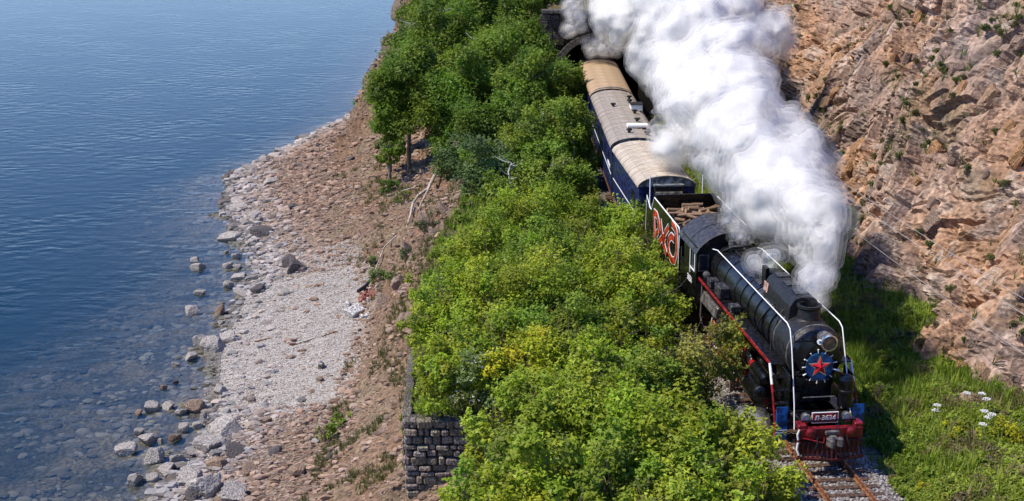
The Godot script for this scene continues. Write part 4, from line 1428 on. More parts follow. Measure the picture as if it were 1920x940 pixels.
func boulders() -> void:
	var shapes := []
	for t in 3:
		for k in 6:
			shapes.append(rock_shape(4, 100 + k * 7 + t, 0.8 + 0.04 * k, [Color(0.5, 0.465, 0.42), Color(0.17, 0.155, 0.15), Color(0.4, 0.29, 0.21)][t], 8 + k / 2, true))
	var n := 0
	var pending := []
	for q: Array in ROCK:
		var o := obj("boulder", shapes[int(q[4]) * 6 + n % 6], M.boulder)
		var xs := table(LD, LXS, q[1])
		var y := maxf(ground_y(q[0], q[1]), WATER - 0.12)
		var w: float = q[2]
		var h: float = q[3]
		o.transform = Transform3D(rot(rng.randf_range(-0.2, 0.2), rng.randf() * TAU, rng.randf_range(-0.2, 0.2)) * Basis.from_scale(Vector3(w * 0.62, h * 0.78, w * 0.62 * rng.randf_range(0.75, 1.1))), Vector3(q[0], y + h * 0.16, -q[1]))
		if y < WATER:
			o.position.y = WATER + h * 0.12
		var tone: String = ["pale grey", "dark grey", "reddish brown"][int(q[4])]
		var size: String = "large" if w > 1.0 else ("small" if w < 0.55 else "middling")
		var place: String
		var zone: int
		if q[1] < 63.5:
			zone = 0
			place = "in the near boulder heap" if q[0] > -15.2 else "in water off the near boulder heap"
		elif q[1] < 73.0:
			zone = 1
			place = "in shallows beyond the near heap" if q[0] < -15.0 else "at the near edge of the pale shingle"
		elif q[1] < 94.0:
			zone = 2
			place = "in water beside the shingle beach" if q[0] < xs else "lying on the pale shingle beach"
		else:
			zone = 3
			place = "in the water off the rocky point" if q[0] < xs else "among the rubble of the rocky point"
		pending.append([q[1], o, "%s %s boulder %s" % [size, tone, place], zone])
		n += 1
	pending.sort_custom(func(a, b): return a[0] < b[0])
	var total := {}
	for p: Array in pending:
		total[p[2]] = total.get(p[2], 0) + 1
	var seen := {}
	var nth := ["lowest in the picture", "second from below", "third from below", "fourth from below", "fifth from below", "sixth from below", "seventh from below", "eighth from below", "ninth from below", "tenth from below", "eleventh from below", "twelfth from below", "thirteenth from below"]
	for p: Array in pending:
		var i: int = seen.get(p[2], 0)
		seen[p[2]] = i + 1
		tag(p[1], p[2] if total[p[2]] == 1 else "%s, %s" % [p[2], nth[mini(i, 12)]], "boulder", "shore boulders, zone of the %s" % ["near heap", "near shallows", "shingle", "rocky point"][p[3]])
	# larger single rocks of the bank above the beach
	for q: Array in [[-6.4, 76.2, 1.3, 0.8, 0.2, "big smooth pale slab at the foot of the eroded bank"], [-5.3, 84.5, 0.7, 1.5, 0.5, "tall leaning rock slab high in the eroded bank"],
			[-4.6, 80.0, 0.8, 1.2, 0.5, "reddish rock rib just above the lime green bushes"], [-4.2, 86.0, 0.7, 1.3, 0.4, "pale upright rock beside the dead trunk's root"], [-3.6, 83.0, 0.6, 1.2, 0.4, "narrow rock fin between two gullies of the bank"],
			[-3.3, 89.0, 1.2, 0.6, 0.1, "flat ledge of broken rock under the grey green shrub"], [-7.3, 76.2, 0.8, 1.0, 0.4, "jagged rock pair next to the smooth pale slab"], [-7.7, 78.0, 0.6, 0.9, 0.5, "split rock fin at the upper corner of the shingle"], [-6.4, 81.6, 0.7, 1.0, 0.3, "brown rock knob beneath the dead trunk's tip"], [-5.3, 66.0, 0.9, 0.8, 0.3, "dark craggy rock on the brown slope above the beach"], [-5.0, 65.0, 0.6, 0.9, 0.2, "black upright rock beside the lime bushes on the slope"]]:
		var o := obj("rock_outcrop", rock_shape(4, int(q[0] * -100.0), 0.9, Color(0.36, 0.27, 0.21), 12), M.boulder)
		o.transform = Transform3D(rot(-0.5, rng.randf() * 0.6, q[4]) * Basis.from_scale(Vector3(q[2] * 0.6, q[3] * 0.8, q[2] * 0.75)), Vector3(q[0], ground_y(q[0], q[1]) + 0.1, -q[1]))
		tag(o, q[5], "rock")
	for q: Array in [[-13.2, 129.0, 1.6, 1.5, "dark crag at the waterline of the headland"], [-12.3, 131.0, 1.4, 1.8, "grey brown crag above the waterline crag"], [-11.4, 129.5, 1.3, 1.6, "jagged crag halfway up the headland edge"], [-10.6, 131.5, 1.2, 1.7, "pointed crag near the headland's top"], [-9.8, 132.0, 1.2, 1.5, "topmost crag on the headland edge"], [-13.9, 131.0, 1.1, 0.8, "low dark rock at the headland's tip"], [-12.6, 126.5, 0.9, 0.9, "rock knob on the headland slope below the crags"]]:
		var o := obj("headland_crag", rock_shape(4, int(q[0] * -90.0), 1.0, Color(0.24, 0.185, 0.15), 9), M.boulder)
		o.transform = Transform3D(rot(0.2, rng.randf() * 6.0, 0.35) * Basis.from_scale(Vector3(q[2] * 0.7, q[3], q[2] * 0.8)), Vector3(q[0], ground_y(q[0], q[1]) + 0.2, -q[1]))
		tag(o, q[4], "crag")
	for k in 12:
		var d := 44.0 + 2.1 * k + rng.randf()
		var x := table(CD, CX, d) - rng.randf_range(0.1, 1.0)
		var o := obj("fallen_rock", rock_shape(3, 700 + k % 4, 0.8, Color(0.4, 0.28, 0.21), 8, true), M.boulder)
		var s := rng.randf_range(0.2, 0.5)
		o.transform = Transform3D(rot(rng.randf(), rng.randf() * 6.0, rng.randf()) * Basis.from_scale(Vector3(s * 1.2, s, s)), Vector3(x, ground_y(x, d) + s * 0.5, -d))
		tag(o, "pinkish fallen rock half sunk in the grass along the cliff foot", "rock", "fallen rocks along the cliff foot")
	# blocks that stand out of the cliff
	var tan := []
	for k in 8:
		tan.append(rock_shape(3, 300 + k, 0.8, [Color(0.4, 0.27, 0.18), Color(0.34, 0.25, 0.2), Color(0.46, 0.27, 0.14), Color(0.3, 0.22, 0.18)][k % 4], 7, true))
	var cl := get_node("cliff")
	for k in 260:
		var d := rng.randf_range(42.0, 98.0)
		var b := rng.randf_range(0.2, 17.0)
		var o := obj("rock_block", tan[k % 8], M.boulder, cl)
		var s := rng.randf_range(0.22, 0.75)
		var p := cliff_point(d, b)
		var q := cliff_point(d, b + 0.6)
		var up := (q - p).normalized()
		o.transform = Transform3D(Basis.looking_at(Vector3(0.2, 0, -1), Vector3(0.4, 0.9, 0)) * rot(rng.randf_range(-0.3, 0.3), rng.randf_range(-0.4, 0.4), rng.randf_range(-0.3, 0.3)) * Basis.from_scale(Vector3(s * 0.6, s * rng.randf_range(0.7, 1.8), s * 1.1)), p + Vector3(0.16 + s * 0.12, 0, 0))

func scree() -> void:
	var ts := [[], [], []]
	var cs := [[], [], []]
	var n := 0
	while n < 40000:
		var d := 44.0 + 104.0 * pow(rng.randf(), 1.3)
		var x := rng.randf_range(-27.0, 1.5)
		var xl := table(LD, LXL, d)
		var xs := table(LD, LXS, d)
		var xt := table(LD, LXT, d)
		if x > xl - 0.15 or x < xs - 0.4:
			continue
		if d < 88.0 and x < xt - 0.6 and d > 65.5 and rng.randf() < 0.9:
			continue
		if x > xt + 1.0 and n_mid.get_noise_2d(x * 0.7, d * 0.7) < 0.05 and rng.randf() < 0.6:
			continue
		n += 1
		var s := 0.03 + 0.04 * rng.randf() + 0.17 * pow(rng.randf(), 9.0)
		if d > 100.0:
			s *= 1.35
		var near_water := 1.0 - smoothstep(xs, xs + 6.0, x)
		s *= 1.0 + 0.7 * near_water * rng.randf()
		var g := rng.randf_range(0.55, 1.3)
		var c := (Color(0.31, 0.205, 0.14) * g).lerp(Color(0.4, 0.36, 0.32) * g, clampf(near_water * 0.85 + rng.randf_range(-0.25, 0.3), 0, 1))
		var k := n % 3
		ts[k].append(Transform3D(rot(rng.randf() * 6, rng.randf() * 6, rng.randf() * 6).scaled(Vector3(s * rng.randf_range(1.2, 2.1), s * 0.9, s)), Vector3(x, ground_y(x, d) + s * 0.25, -d)))
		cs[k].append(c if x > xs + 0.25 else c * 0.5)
	n = 0
	while n < 900:
		var d := rng.randf_range(50.0, 150.0)
		if d > 67.0 and d < 86.0 and rng.randf() < 0.85:
			continue
		var x := table(LD, LXS, d) + absf(rng.randfn()) * 1.6 - 0.5
		n += 1
		var s := rng.randf_range(0.12, 0.34)
		var g := rng.randf_range(0.16, 0.4)
		ts[n % 3].append(Transform3D(rot(rng.randf_range(-0.4, 0.4), rng.randf() * 6, rng.randf_range(-0.4, 0.4)).scaled(Vector3(s * 1.3, s * 0.8, s)), Vector3(x, ground_y(x, d) + s * 0.2, -d)))
		cs[n % 3].append(Color(g, g * 0.93, g * 0.85))
	for k in 3:
		multi("scree_rubble", rock_shape(2, 50 + k, 0.8, Color.WHITE, 6, true), ts[k], cs[k], M.stone)
	# shingle of the beach
	ts = [[], []]
	cs = [[], []]
	n = 0
	while n < 55000:
		var d := rng.randf_range(62.5, 93.0)
		var x := rng.randf_range(-19.0, -7.5)
		if x < table(LD, LXS, d) - 0.5 or x > table(LD, LXT, d) + 0.7 * rng.randf() or d < 62.5 + 0.35 * (x + 16.0) + 1.5 * rng.randf():
			continue
		n += 1
		var s := 0.028 + 0.026 * rng.randf() + 0.05 * pow(rng.randf(), 12.0)
		var g := rng.randf_range(0.33, 0.52)
		ts[n % 2].append(Transform3D(rot(rng.randf() * 0.7, rng.randf() * 6, rng.randf() * 0.7).scaled(Vector3(s * 1.3, s * 0.7, s)), Vector3(x, ground_y(x, d) + s * 0.2, -d)))
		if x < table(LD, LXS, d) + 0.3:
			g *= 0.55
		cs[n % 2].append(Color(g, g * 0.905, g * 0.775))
	for k in 2:
		multi("beach_shingle", rock_shape(0, 60 + k, 0.9, Color.WHITE, 5), ts[k], cs[k], M.stone)
	# stones under the shallow water
	ts = []
	cs = []
	n = 0
	while n < 3500:
		var d := rng.randf_range(52.0, 125.0)
		var off := 14.0 * pow(rng.randf(), 1.3)
		var x := table(LD, LXS, d) - off
		if n_mid.get_noise_2d(x * 1.2, d * 1.2) < -0.02 and rng.randf() < 0.8:
			continue
		n += 1
		var y := ground_y(x, d)
		var s := 0.1 + 0.32 * pow(rng.randf(), 3.0)
		s = minf(s, 0.2 + (WATER - y) * 0.5)
		var g := rng.randf_range(0.05, 0.2)
		ts.append(Transform3D(rot(rng.randf(), rng.randf() * 6, rng.randf()).scaled(Vector3(s * 1.3, s * 0.7, s)), Vector3(x, y, -d)))
		cs.append(Color(g, g * 0.95, g * 0.7))
	multi("sunken_stones", rock_shape(2, 71, 0.8, Color.WHITE, 9), ts, cs, M.stone)

func limb(p: Array, lift: float) -> Array:
	var out := []
	for q: Array in p:
		out.append(Vector3(q[0], maxf(ground_y(q[0], q[1]), WATER) + lift + (q[2] if q.size() > 2 else 0.0), -q[1]))
	return out

func beach_finds() -> void:
	M.driftwood = worn(0.6, 0.53, 0.43, 0.8, 1.0)
	M.oldwood = worn(0.33, 0.15, 0.08, 0.8, 1.0)
	M.concrete = worn(0.62, 0.6, 0.56, 0.85, 1.0)
	M.brickred = worn(0.38, 0.13, 0.08, 0.85, 1.5)
	var pole := thing("driftwood_pole", "long pale driftwood pole with reddish ends lying across the shingle", "driftwood")
	var b := MB.new()
	b.tube(limb([[-12.4, 75.2], [-11.5, 75.6], [-10.6, 76.0]], 0.06), 0.075, 0.06, 8)
	obj("pole", b, M.driftwood, pole)
	b = MB.new()
	b.tube(limb([[-12.75, 75.05], [-12.4, 75.2]], 0.065), 0.085, 0.085, 8)
	obj("pole_end", b, M.oldwood, pole)
	b = MB.new()
	b.tube(limb([[-10.75, 75.95], [-10.3, 76.15]], 0.06), 0.085, 0.08, 8)
	obj("pole_end", b, M.oldwood, pole)
	b = MB.new()
	b.tube(limb([[-14.9, 76.4], [-14.1, 76.7]], 0.05), 0.06, 0.04, 7)
	tag(obj("driftwood_stick", b, M.oldwood), "short reddish driftwood stick near the waterline of the shingle", "driftwood")
	for q: Array in [[[[-5.5, 99.8, 0.5], [-5.7, 97.2, 0.7], [-5.95, 95.4, 0.6], [-6.6, 95.0, 0.5], [-6.85, 93.2, 0.35], [-6.9, 91.2, 0.25], [-7.05, 89.2, 0.1]], 0.15, 0.06, "bleached dead birch trunk with a crooked bend lying down the bank"],
			[[[-5.6, 99.0, 0.7], [-5.9, 95.0, 0.6], [-6.15, 93.0, 0.4], [-6.4, 91.6, 0.2]], 0.09, 0.05, "thin straight dead branch forking from the bleached trunk"],
			[[[-7.6, 88.0, 0.4], [-8.3, 86.5, 0.3], [-9.0, 84.6, 0.1]], 0.06, 0.03, "grey dead twig drooping towards the shingle corner"],
			[[[-7.0, 97.5, 0.5], [-8.0, 98.0, 0.6], [-8.8, 97.6, 0.3]], 0.05, 0.02, "small curved dead twig crossing the red scree"]]:
		b = MB.new()
		b.tube(limb(q[0], 0.1), q[1], q[2], 8)
		tag(obj("dead_branch", b, M.driftwood), q[3], "dead branch")
	# broken concrete and bricks
	for q: Array in [[-9.4, 79.3, 1.05, 0.5, 0.8, "large white concrete lump below the red rubble pile", M.concrete], [-10.0, 80.9, 0.35, 0.3, 0.3, "small white concrete chip just beyond the large lump", M.concrete], [-8.5, 78.0, 0.5, 0.25, 0.3, "narrow white slab leaning at the grass edge", M.concrete],
			[-8.85, 78.4, 0.3, 0.25, 0.25, "white cube of concrete between lump and slab", M.concrete], [-8.75, 80.6, 0.2, 0.45, 0.2, "upright white splinter in the red rubble", M.concrete], [-10.3, 70.5, 0.4, 0.35, 0.3, "dark grey stone block on the shingle by the red slope", M.iron]]:
		b = MB.new()
		b.box(Vector3.ZERO, Vector3(q[2], q[3], q[4]), 0.05, Basis.IDENTITY)
		for i in b.v.size():
			b.v[i] *= 1.0 + 0.22 * sin(b.v[i].x * 7.0 + b.v[i].z * 9.0 + q[0])
		var o := obj("concrete_lump", b, q[6])
		o.transform = Transform3D(rot(rng.randf_range(-0.3, 0.3), rng.randf() * 3.0, rng.randf_range(-0.3, 0.3)), Vector3(q[0], ground_y(q[0], q[1]) + q[3] * 0.4, -q[1]))
		tag(o, q[5], "rubble")
	for k in 46:
		var x := -9.0 + rng.randfn() * 0.3
		var d := 82.4 + rng.randfn() * 0.9
		b = MB.new()
		b.box(Vector3.ZERO, Vector3(0.26, 0.1, 0.13) * rng.randf_range(0.8, 1.3), 0.015)
		var o := obj("broken_brick", b, M.brickred)
		o.transform = Transform3D(rot(rng.randf() * 1.2, rng.randf() * 6, rng.randf() * 1.2), Vector3(x, ground_y(x, d) + 0.08 + 0.12 * rng.randf(), -d))
		tag(o, "broken red brick in the rubble pile between the shingle and the grass", "brick", "bricks of the red rubble pile")
	b = MB.new()
	b.tube(limb([[-9.6, 82.6, 0.2], [-9.2, 83.6, 0.3], [-8.8, 84.6, 0.35]], 0.1), 0.12, 0.09, 8)
	tag(obj("charred_log", b, M.soot), "blackened log lying along the top of the red rubble pile", "log")

const LEAVES := [Color(0.135, 0.21, 0.025), Color(0.155, 0.23, 0.03), Color(0.19, 0.265, 0.034), Color(0.12, 0.185, 0.06),   # trees
	Color(0.27, 0.335, 0.028), Color(0.19, 0.265, 0.03), Color(0.15, 0.2, 0.055), Color(0.25, 0.265, 0.045), Color(0.36, 0.37, 0.025), Color(0.13, 0.14, 0.06)]   # bushes

# leaves gathered in clumps through an ellipsoid of radii rx, ry about the origin
func crown_mesh(rx: float, ry: float, leaf: float, col: Color, density: float, r: RandomNumberGenerator, droop: float, clump := 0.3, accent := Color(0, 0, 0, 0)) -> ArrayMesh:
	var v := PackedVector3Array()
	var c := PackedColorArray()
	var centres := []
	var tries := 0
	var mean := pow(rx * rx * ry, 1.0 / 3.0)
	var want := int(13.0 + 5.0 * ry * rx)
	want = mini(want, 62)
	while centres.size() < want and tries < 4000:
		tries += 1
		var p := Vector3(r.randf_range(-1, 1), r.randf_range(-1, 1), r.randf_range(-1, 1))
		var l := p.length()
		if l > 1.0 or l < 0.25 or (p.y < -0.55 and r.randf() < 0.6):
			continue
		var s := mean * clump * r.randf_range(0.5, 1.35) * (1.15 - 0.3 * l)
		var t := r.randf_range(0.65, 1.35)
		var wild := 0.86 * r.randf_range(0.82, 1.3)
		centres.append([p * Vector3(rx, ry, rx) * wild, s, Color(col.r * t * r.randf_range(0.88, 1.18), col.g * t, col.b * t * r.randf_range(0.8, 1.3))])
	for q: Array in centres:
		var cc: Vector3 = q[0]
		var s: float = q[1]
		var tint: Color = q[2]
		var away := (cc / Vector3(rx, ry, rx)).normalized()
		# shoots that stick out of the clump
		for j in int(density * 26.0 * s / leaf * 0.2) + 3:
			var o := Vector3(r.randfn(), absf(r.randfn()) * 0.9 + 0.1, r.randfn()).normalized()
			if o.dot(away) < -0.2:
				continue
			var gl := s * r.randf_range(0.35, 0.95)
			var st := cc + o * s * 0.75
			var dr := (o + Vector3(r.randfn() * 0.3, 0.55 - droop * 1.3, r.randfn() * 0.3)).normalized()
			for i in 9:
				var p := st + dr * gl * (i / 8.0) + Vector3(r.randfn(), r.randfn(), r.randfn()) * leaf * 0.3
				var a := (Vector3(r.randfn(), r.randfn() * 0.5, r.randfn())).normalized()
				var b := a.cross(Vector3(r.randfn() * 0.5, 1, r.randfn() * 0.5)).normalized()
				var L := leaf * r.randf_range(0.6, 1.1)
				v.append(p + a * L * 0.62)
				v.append(p - a * L * 0.42 + b * L * 0.4)
				v.append(p - a * L * 0.42 - b * L * 0.4)
				var k := r.randf_range(0.95, 1.3)
				var lc := Color(tint.r * k, tint.g * k, tint.b * k)
				c.append(lc); c.append(lc); c.append(lc)
		var n := int(density * 4.0 * PI * s * s / (leaf * leaf * 0.34))
		for i in n:
			var u := Vector3(r.randfn(), r.randfn(), r.randfn()).normalized()
			if u.dot(away) < -0.35 and r.randf() < 0.6:
				continue
			var rad := s * (0.55 + 0.5 * r.randf())
			if r.randf() < 0.12:
				rad *= 1.3
			var p := cc + u * rad * Vector3(1.1, 0.8, 1.1)
			p.y -= droop * s * u.dot(u * Vector3(1, 0, 1)) * r.randf()
			var nn := (u * 0.7 + Vector3(0, 0.6, 0) + Vector3(r.randfn(), r.randfn(), r.randfn()) * 0.5).normalized()
			var a := nn.cross(Vector3(r.randfn(), r.randfn(), r.randfn())).normalized()
			var b := nn.cross(a)
			var L := leaf * r.randf_range(0.65, 1.35)
			v.append(p + a * L * 0.62)
			v.append(p - a * L * 0.42 + b * L * 0.4)
			v.append(p - a * L * 0.42 - b * L * 0.4)
			var k := r.randf_range(0.78, 1.25)
			var lc := Color(tint.r * k, tint.g * k, tint.b * k)
			if accent.a > 0.0 and r.randf() < accent.a and u.y > -0.1:
				lc = Color(accent.r, accent.g, accent.b) * r.randf_range(0.8, 1.1)
			c.append(lc); c.append(lc); c.append(lc)
	var arr := []
	arr.resize(Mesh.ARRAY_MAX)
	arr[Mesh.ARRAY_VERTEX] = v
	arr[Mesh.ARRAY_COLOR] = c
	var m := ArrayMesh.new()
	m.add_surface_from_arrays(Mesh.PRIMITIVE_TRIANGLES, arr)
	return m

func stem_mesh(base: float, h: float, rx: float, thick: float, col: Color, stems: int, r: RandomNumberGenerator) -> MB:
	# from the ground at y = base up into a crown about the origin; several stems for a bush
	var b := MB.new()
	for s in stems:
		b.col = col * r.randf_range(0.75, 1.15)
		var lean := Vector3(r.randfn(), 0, r.randfn()) * (0.06 if stems == 1 else 0.28) * rx
		var foot := Vector3(r.randfn(), 0, r.randfn()) * (0.02 if stems == 1 else 0.14) * rx
		var p := []
		for i in 6:
			var t := i / 5.0
			p.append(foot + Vector3(0, lerpf(base - 0.25, h * 0.75, t), 0) + lean * t * t + Vector3(r.randfn(), 0, r.randfn()) * 0.05 * rx * t)
		b.tube(p, thick, thick * 0.3, 7, false)
		for k in (9 if stems == 1 else 3):
			var t := r.randf_range(0.45, 0.98)
			var i := int(t * 4.99)
			var o: Vector3 = (p[i] as Vector3).lerp(p[i + 1], t * 5.0 - i)
			var an := r.randf() * TAU
			var rr := rx * r.randf_range(0.3, 0.6)
			var e := o + Vector3(cos(an) * rr, rr * r.randf_range(0.15, 0.8), sin(an) * rr)
			b.tube([o, o.lerp(e, 0.5) + Vector3(0, -0.06 * rr, 0), e], thick * 0.38 * (1.1 - t * 0.5), thick * 0.1, 5, false)
	return b

const TREE := [[-8, 3.03, 106, 2.54, 4.72, 0], [-5.79, 5.22, 116, 3.12, 4.45, 1], [-4.24, 2.34, 104, 2.62, 4.44, 0], [-2.56, 6.77, 122, 3.26, 4.19, 1], [-1.04, 3.76, 108, 3.13, 4.59, 1], [1.14, 7.44, 120, 2.97, 3.66, 1], [1.79, 4.59, 111, 1.88, 3.42, 0], [4.31, 3.19, 105, 1.46, 3.46, 0], [1.55, 3.81, 100, 2.32, 3.87, 1], [-1.1, 1.46, 94, 2.57, 3.49, 0], [1.76, 1.9, 90, 2.64, 3.35, 2], [3.97, 1.96, 88, 1.9, 3.1, 2], [-1.86, 1.17, 86, 1.52, 2.88, 3], [0, 0.76, 84, 1.99, 1.99, 2], [2.62, 1.16, 83, 2.29, 1.8, 2], [-7.82, 6.1, 128, 2.44, 2.93, 1], [1.51, 8.18, 124, 1.6, 2.12, 1], [-9.6, -0.28, 107, 1.34, 2.3, 0], [-4, -0.69, 97, 1.33, 2.29, 3], [-13.62, -1.88, 130, 1.11, 1.21, 0], [-9.08, -0.95, 103, 1.13, 1.13, 0], [-3.08, 3.72, 114, 2.64, 3.51, 1], [0.65, 4.96, 113, 2.17, 3.04, 0], [-6.91, 8.33, 130, 3.06, 2.96, 1], [-3.64, 9.24, 128, 3.01, 3.4, 1], [-0.72, 9.08, 127, 2.99, 3.37, 1], [0.71, 9.49, 125, 2.37, 3.08, 1], [-8.9, 4.21, 122, 1.97, 3.28, 1], [-9.75, 2.28, 112, 1.47, 2.6, 1]]

const TREE_SAYS := ["leaning alder at the lake side edge of the wood", "tall birch on the spur behind the alder", "slim alder above the dead trunk's root", "birch in the topmost row over the headland", "broad birch in the middle of the wood", "birch on the hill just beyond the portal's left wing", "alder whose top half covers the tunnel portal's corner", "narrow alder reaching over the farthest carriage", "birch filling the gap below the portal tree", "bushy alder at the heart of the lower wood",
	"light green birch beside the middle carriage", "light green birch brushing the carriage sides", "blue green willow at the lower corner of the wood", "low light green birch behind the lime bushes", "low light green birch by the coupling of the blue van", "birch at the top of the rocky headland edge", "birch crown above the tunnel portal coping", "small alder hanging over the red scree", "grey green willow by the bleached dead trunk", "lone little alder at the water's edge of the scree",
	"small drooping alder under the leaning one", "birch between the topmost row and the broad one", "alder behind the portal tree towards the hill",
	"birch cut by the top edge over the headland", "second birch cut by the top edge", "third birch cut by the top edge, above the broad one", "birch cut by the top edge beside the portal", "birch between the headland edge and the leaning alder", "small birch over the scree above the leaning alder"]

func trees() -> void:
	var r := RandomNumberGenerator.new()
	r.seed = 4
	var k := 0
	for q: Array in TREE:
		var kind := int(q[5])
		var g := ground_y(q[0], q[2])
		var says: String = TREE_SAYS[k]
		var t := thing("birch_tree" if "birch" in says else ("willow_tree" if "willow" in says else "alder_tree"), says, "tree", Vector3(q[0], g, -q[2]), 0.0, "trees between the train and the lake")
		var crown := obj("crown", crown_mesh(q[3] * 1.08, q[4], 0.165 if q[2] < 100 else 0.19, LEAVES[kind], 0.72, r, 0.5, 0.28), M.leaf, t)
		crown.position = Vector3(0, q[1] - g, 0)
		crown.set_meta("kind", "stuff")
		var trunk := obj("trunk", stem_mesh(-(q[1] - g), q[4], q[3], 0.09 + 0.02 * q[4], Color(0.5, 0.47, 0.42) if "birch" in says else Color(0.2, 0.16, 0.12), 1 if q[4] > 1.5 else 3, r), M.bark, t)
		trunk.position = crown.position
		k += 1

const BUSH := [[-1.58, 1.6, 65.82, 2.05, 0], [0.69, 1.8, 69.7, 2.35, 0], [3.47, 1.8, 69.7, 2.08, 0], [5.8, 1.6, 69.38, 1.66, 0], [-2.94, 1.2, 59.72, 1.69, 0], [-0.58, 1.9, 57.52, 2.09, 0], [2, 2, 58.36, 2.24, 0], [4.55, 2, 59.57, 2.04, 0], [5.8, 1.6, 56.21, 1.36, 0], [-2.62, 1.2, 52.64, 1.42, 0], [-0.62, 1.7, 50.96, 1.77, 0], [1.88, 1.9, 51.32, 1.88, 1], [4.04, 1.8, 52.23, 1.6, 0], [-2.81, 1, 49.5, 0.98, 0], [-1.11, 1.2, 49.37, 1.11, 2], [7.26, 1.7, 50.06, 1.47, 3], [5.67, 1.5, 49.44, 1.21, 1], [8.92, 1.4, 52.09, 0.85, 3], [0.74, 1.4, 44.75, 1.76, 0], [2.74, 1.9, 44.26, 1.92, 0], [4.89, 1.9, 42, 1.92, 0], [6.97, 1.6, 41.82, 1.66, 0], [-0.26, 0.2, 41.76, 1.23, 1], [1.03, 1.1, 40.86, 1.63, 0], [3.18, 1.5, 40.01, 1.76, 1], [5.6, 1.5, 39.24, 1.65, 0], [7.88, 1.1, 39.89, 1.17, 0], [0.81, 1.6, 49.17, 1.61, 4], [2.94, 1.8, 47.82, 1.67, 0], [-1.43, -1, 42.23, 1.11, 0], [0, 0.2, 40.03, 1.35, 0], [1.9, 1, 37.39, 1.43, 0], [4.23, 1.2, 37, 1.41, 0], [6.65, 1, 37.39, 1.27, 0], [4.45, 1.6, 47, 1.16, 1], [3.34, 1.9, 64.29, 1.8, 0], [-3.79, 0.6, 57.74, 0.98, 0], [-3.35, 0.6, 52.11, 0.9, 0], [1.28, 1.8, 63.71, 1.79, 1], [6.09, 1.9, 62.02, 1.29, 0], [6.76, 1.5, 58.77, 1, 0], [6.45, 1.6, 60.46, 1.09, 0], [5.7, 2, 64.89, 1.3, 0], [-0.65, 0.3, 44.74, 0.93, 0]]

const BUSH_SAYS := ["lime bush at the far lakeward corner of the bush belt", "lime bush just below the willow", "lime bush in front of the low birch", "lime bush beside the tender's rear", "lime bush on the brink above the brown slope", "round lime bush in the belt's middle", "big lime bush level with the cab, one bush from the train", "lime bush right beside the cab side", "small lime bush under the cab steps", "lime bush on the long retaining wall's edge", "lime bush a step inland of the wall edge bush", "darker green bush behind the bright yellow one", "lime bush behind the olive bush", "low lime bush on top of the stone wall", "white flowering shrub above the stone wall", "olive bush in front of the red driving wheels", "green bush between olive bush and bright yellow bush", "olive bush twigs against the running board", "large lime bush right of the stone wall", "large lime bush in the near row's middle", "large lime bush below the white steam puff", "lime bush by the blue front plate", "darker bush at the stone wall's foot", "lime bush in the nearest row, second from the wall", "darker bush in the nearest row's centre", "lime bush in the nearest row towards the rails", "low lime bush at the edge of the rails", "bright yellow bush between near and far rows", "lime bush inland of the bright yellow bush", "low bush on the red earth below the wall", "lime bush cut by the picture's lower edge near the wall", "lime bush cut by the lower edge at the centre", "lime bush cut by the lower edge below the puff", "lime bush cut by the lower edge near the rails", "dark green bush below the olive bush", "lime bush inland of the willow's foot", "small bush on the brink halfway along the wall", "small bush on the brink near the stone wall", "green bush behind the round lime bush", "lime bush hiding the lower half of the tender letters", "lime bush by the tender's front wheels", "lime bush between tender and cab steps, a little lower", "lime bush at the tender's rear end", "small lime bush hiding the stone wall's inner end"]

func bush(called: String, says: String, at: Vector3, rx: float, ry: float, cy: float, leaf: float, col: Color, r: RandomNumberGenerator, group: String, accent := Color(0, 0, 0, 0), dens := 0.5) -> void:
	var t := thing(called, says, "bush", at, 0.0, group)
	var f := obj("foliage", crown_mesh(rx, ry, leaf, col, dens, r, 0.15, 0.3, accent), M.leaf, t)
	f.position = Vector3(0, cy, 0)
	f.set_meta("kind", "stuff")
	var s := obj("stem", stem_mesh(-cy, ry, rx, 0.035, Color(0.17, 0.13, 0.09), 6, r), M.bark, t)
	s.position = f.position

func bushes() -> void:
	var r := RandomNumberGenerator.new()
	r.seed = 8
	var k := 0
	for q: Array in BUSH:
		var g := ground_y(q[0], q[2])
		var kind := int(q[4])
		var accent := Color(0.75, 0.72, 0.66, 0.16) if kind == 2 else (Color(0.34, 0.2, 0.06, 0.1) if kind == 3 else Color(0, 0, 0, 0))
		bush("lakeside_bush", BUSH_SAYS[k], Vector3(q[0], g, -q[2]), q[3] * 1.12, maxf(q[3] * 0.85, (q[1] - g) * 0.8), q[1] - g, 0.155 if q[2] < 48.0 else 0.13, LEAVES[4 + kind], r, "bushes between the wall and the train", accent)
		k += 1
	for q: Array in [[-8.2, 82.6, 0.75, 6, "grey green shrub by the red rubble pile"], [-7.2, 80.0, 0.6, 6, "second grey green shrub at the grassy slope foot"], [-9.0, 86.0, 0.45, 6, "tiny green shrub at the shingle's inner corner"], [-8.7, 60.2, 0.7, 5, "green bush alone on the red scree below the wall"], [-8.1, 61.6, 0.5, 5, "smaller green bush just above the one on the red scree"],
			[-5.2, 83.5, 0.8, 9, "dull brown green bush in the bank's gully"], [-6.2, 79.0, 0.6, 9, "dull low bush above the smooth pale slab"], [-7.8, 96.5, 0.7, 0, "green bush at the top of the scree by the alder"], [-9.4, 101.0, 0.8, 0, "bush trailing down the scree under the small alder"], [-11.4, 128.0, 0.7, 0, "bush on the rocky headland edge"], [-12.6, 131.0, 0.6, 0, "dark bush low on the rocky headland"]]:
		bush("slope_shrub", q[4], Vector3(q[0], ground_y(q[0], q[1]), -q[1]), q[2], q[2] * 0.8, q[2] * 0.6, 0.12, LEAVES[q[3]], r, "shrubs on the slope above the beach", Color(0, 0, 0, 0), 0.4)

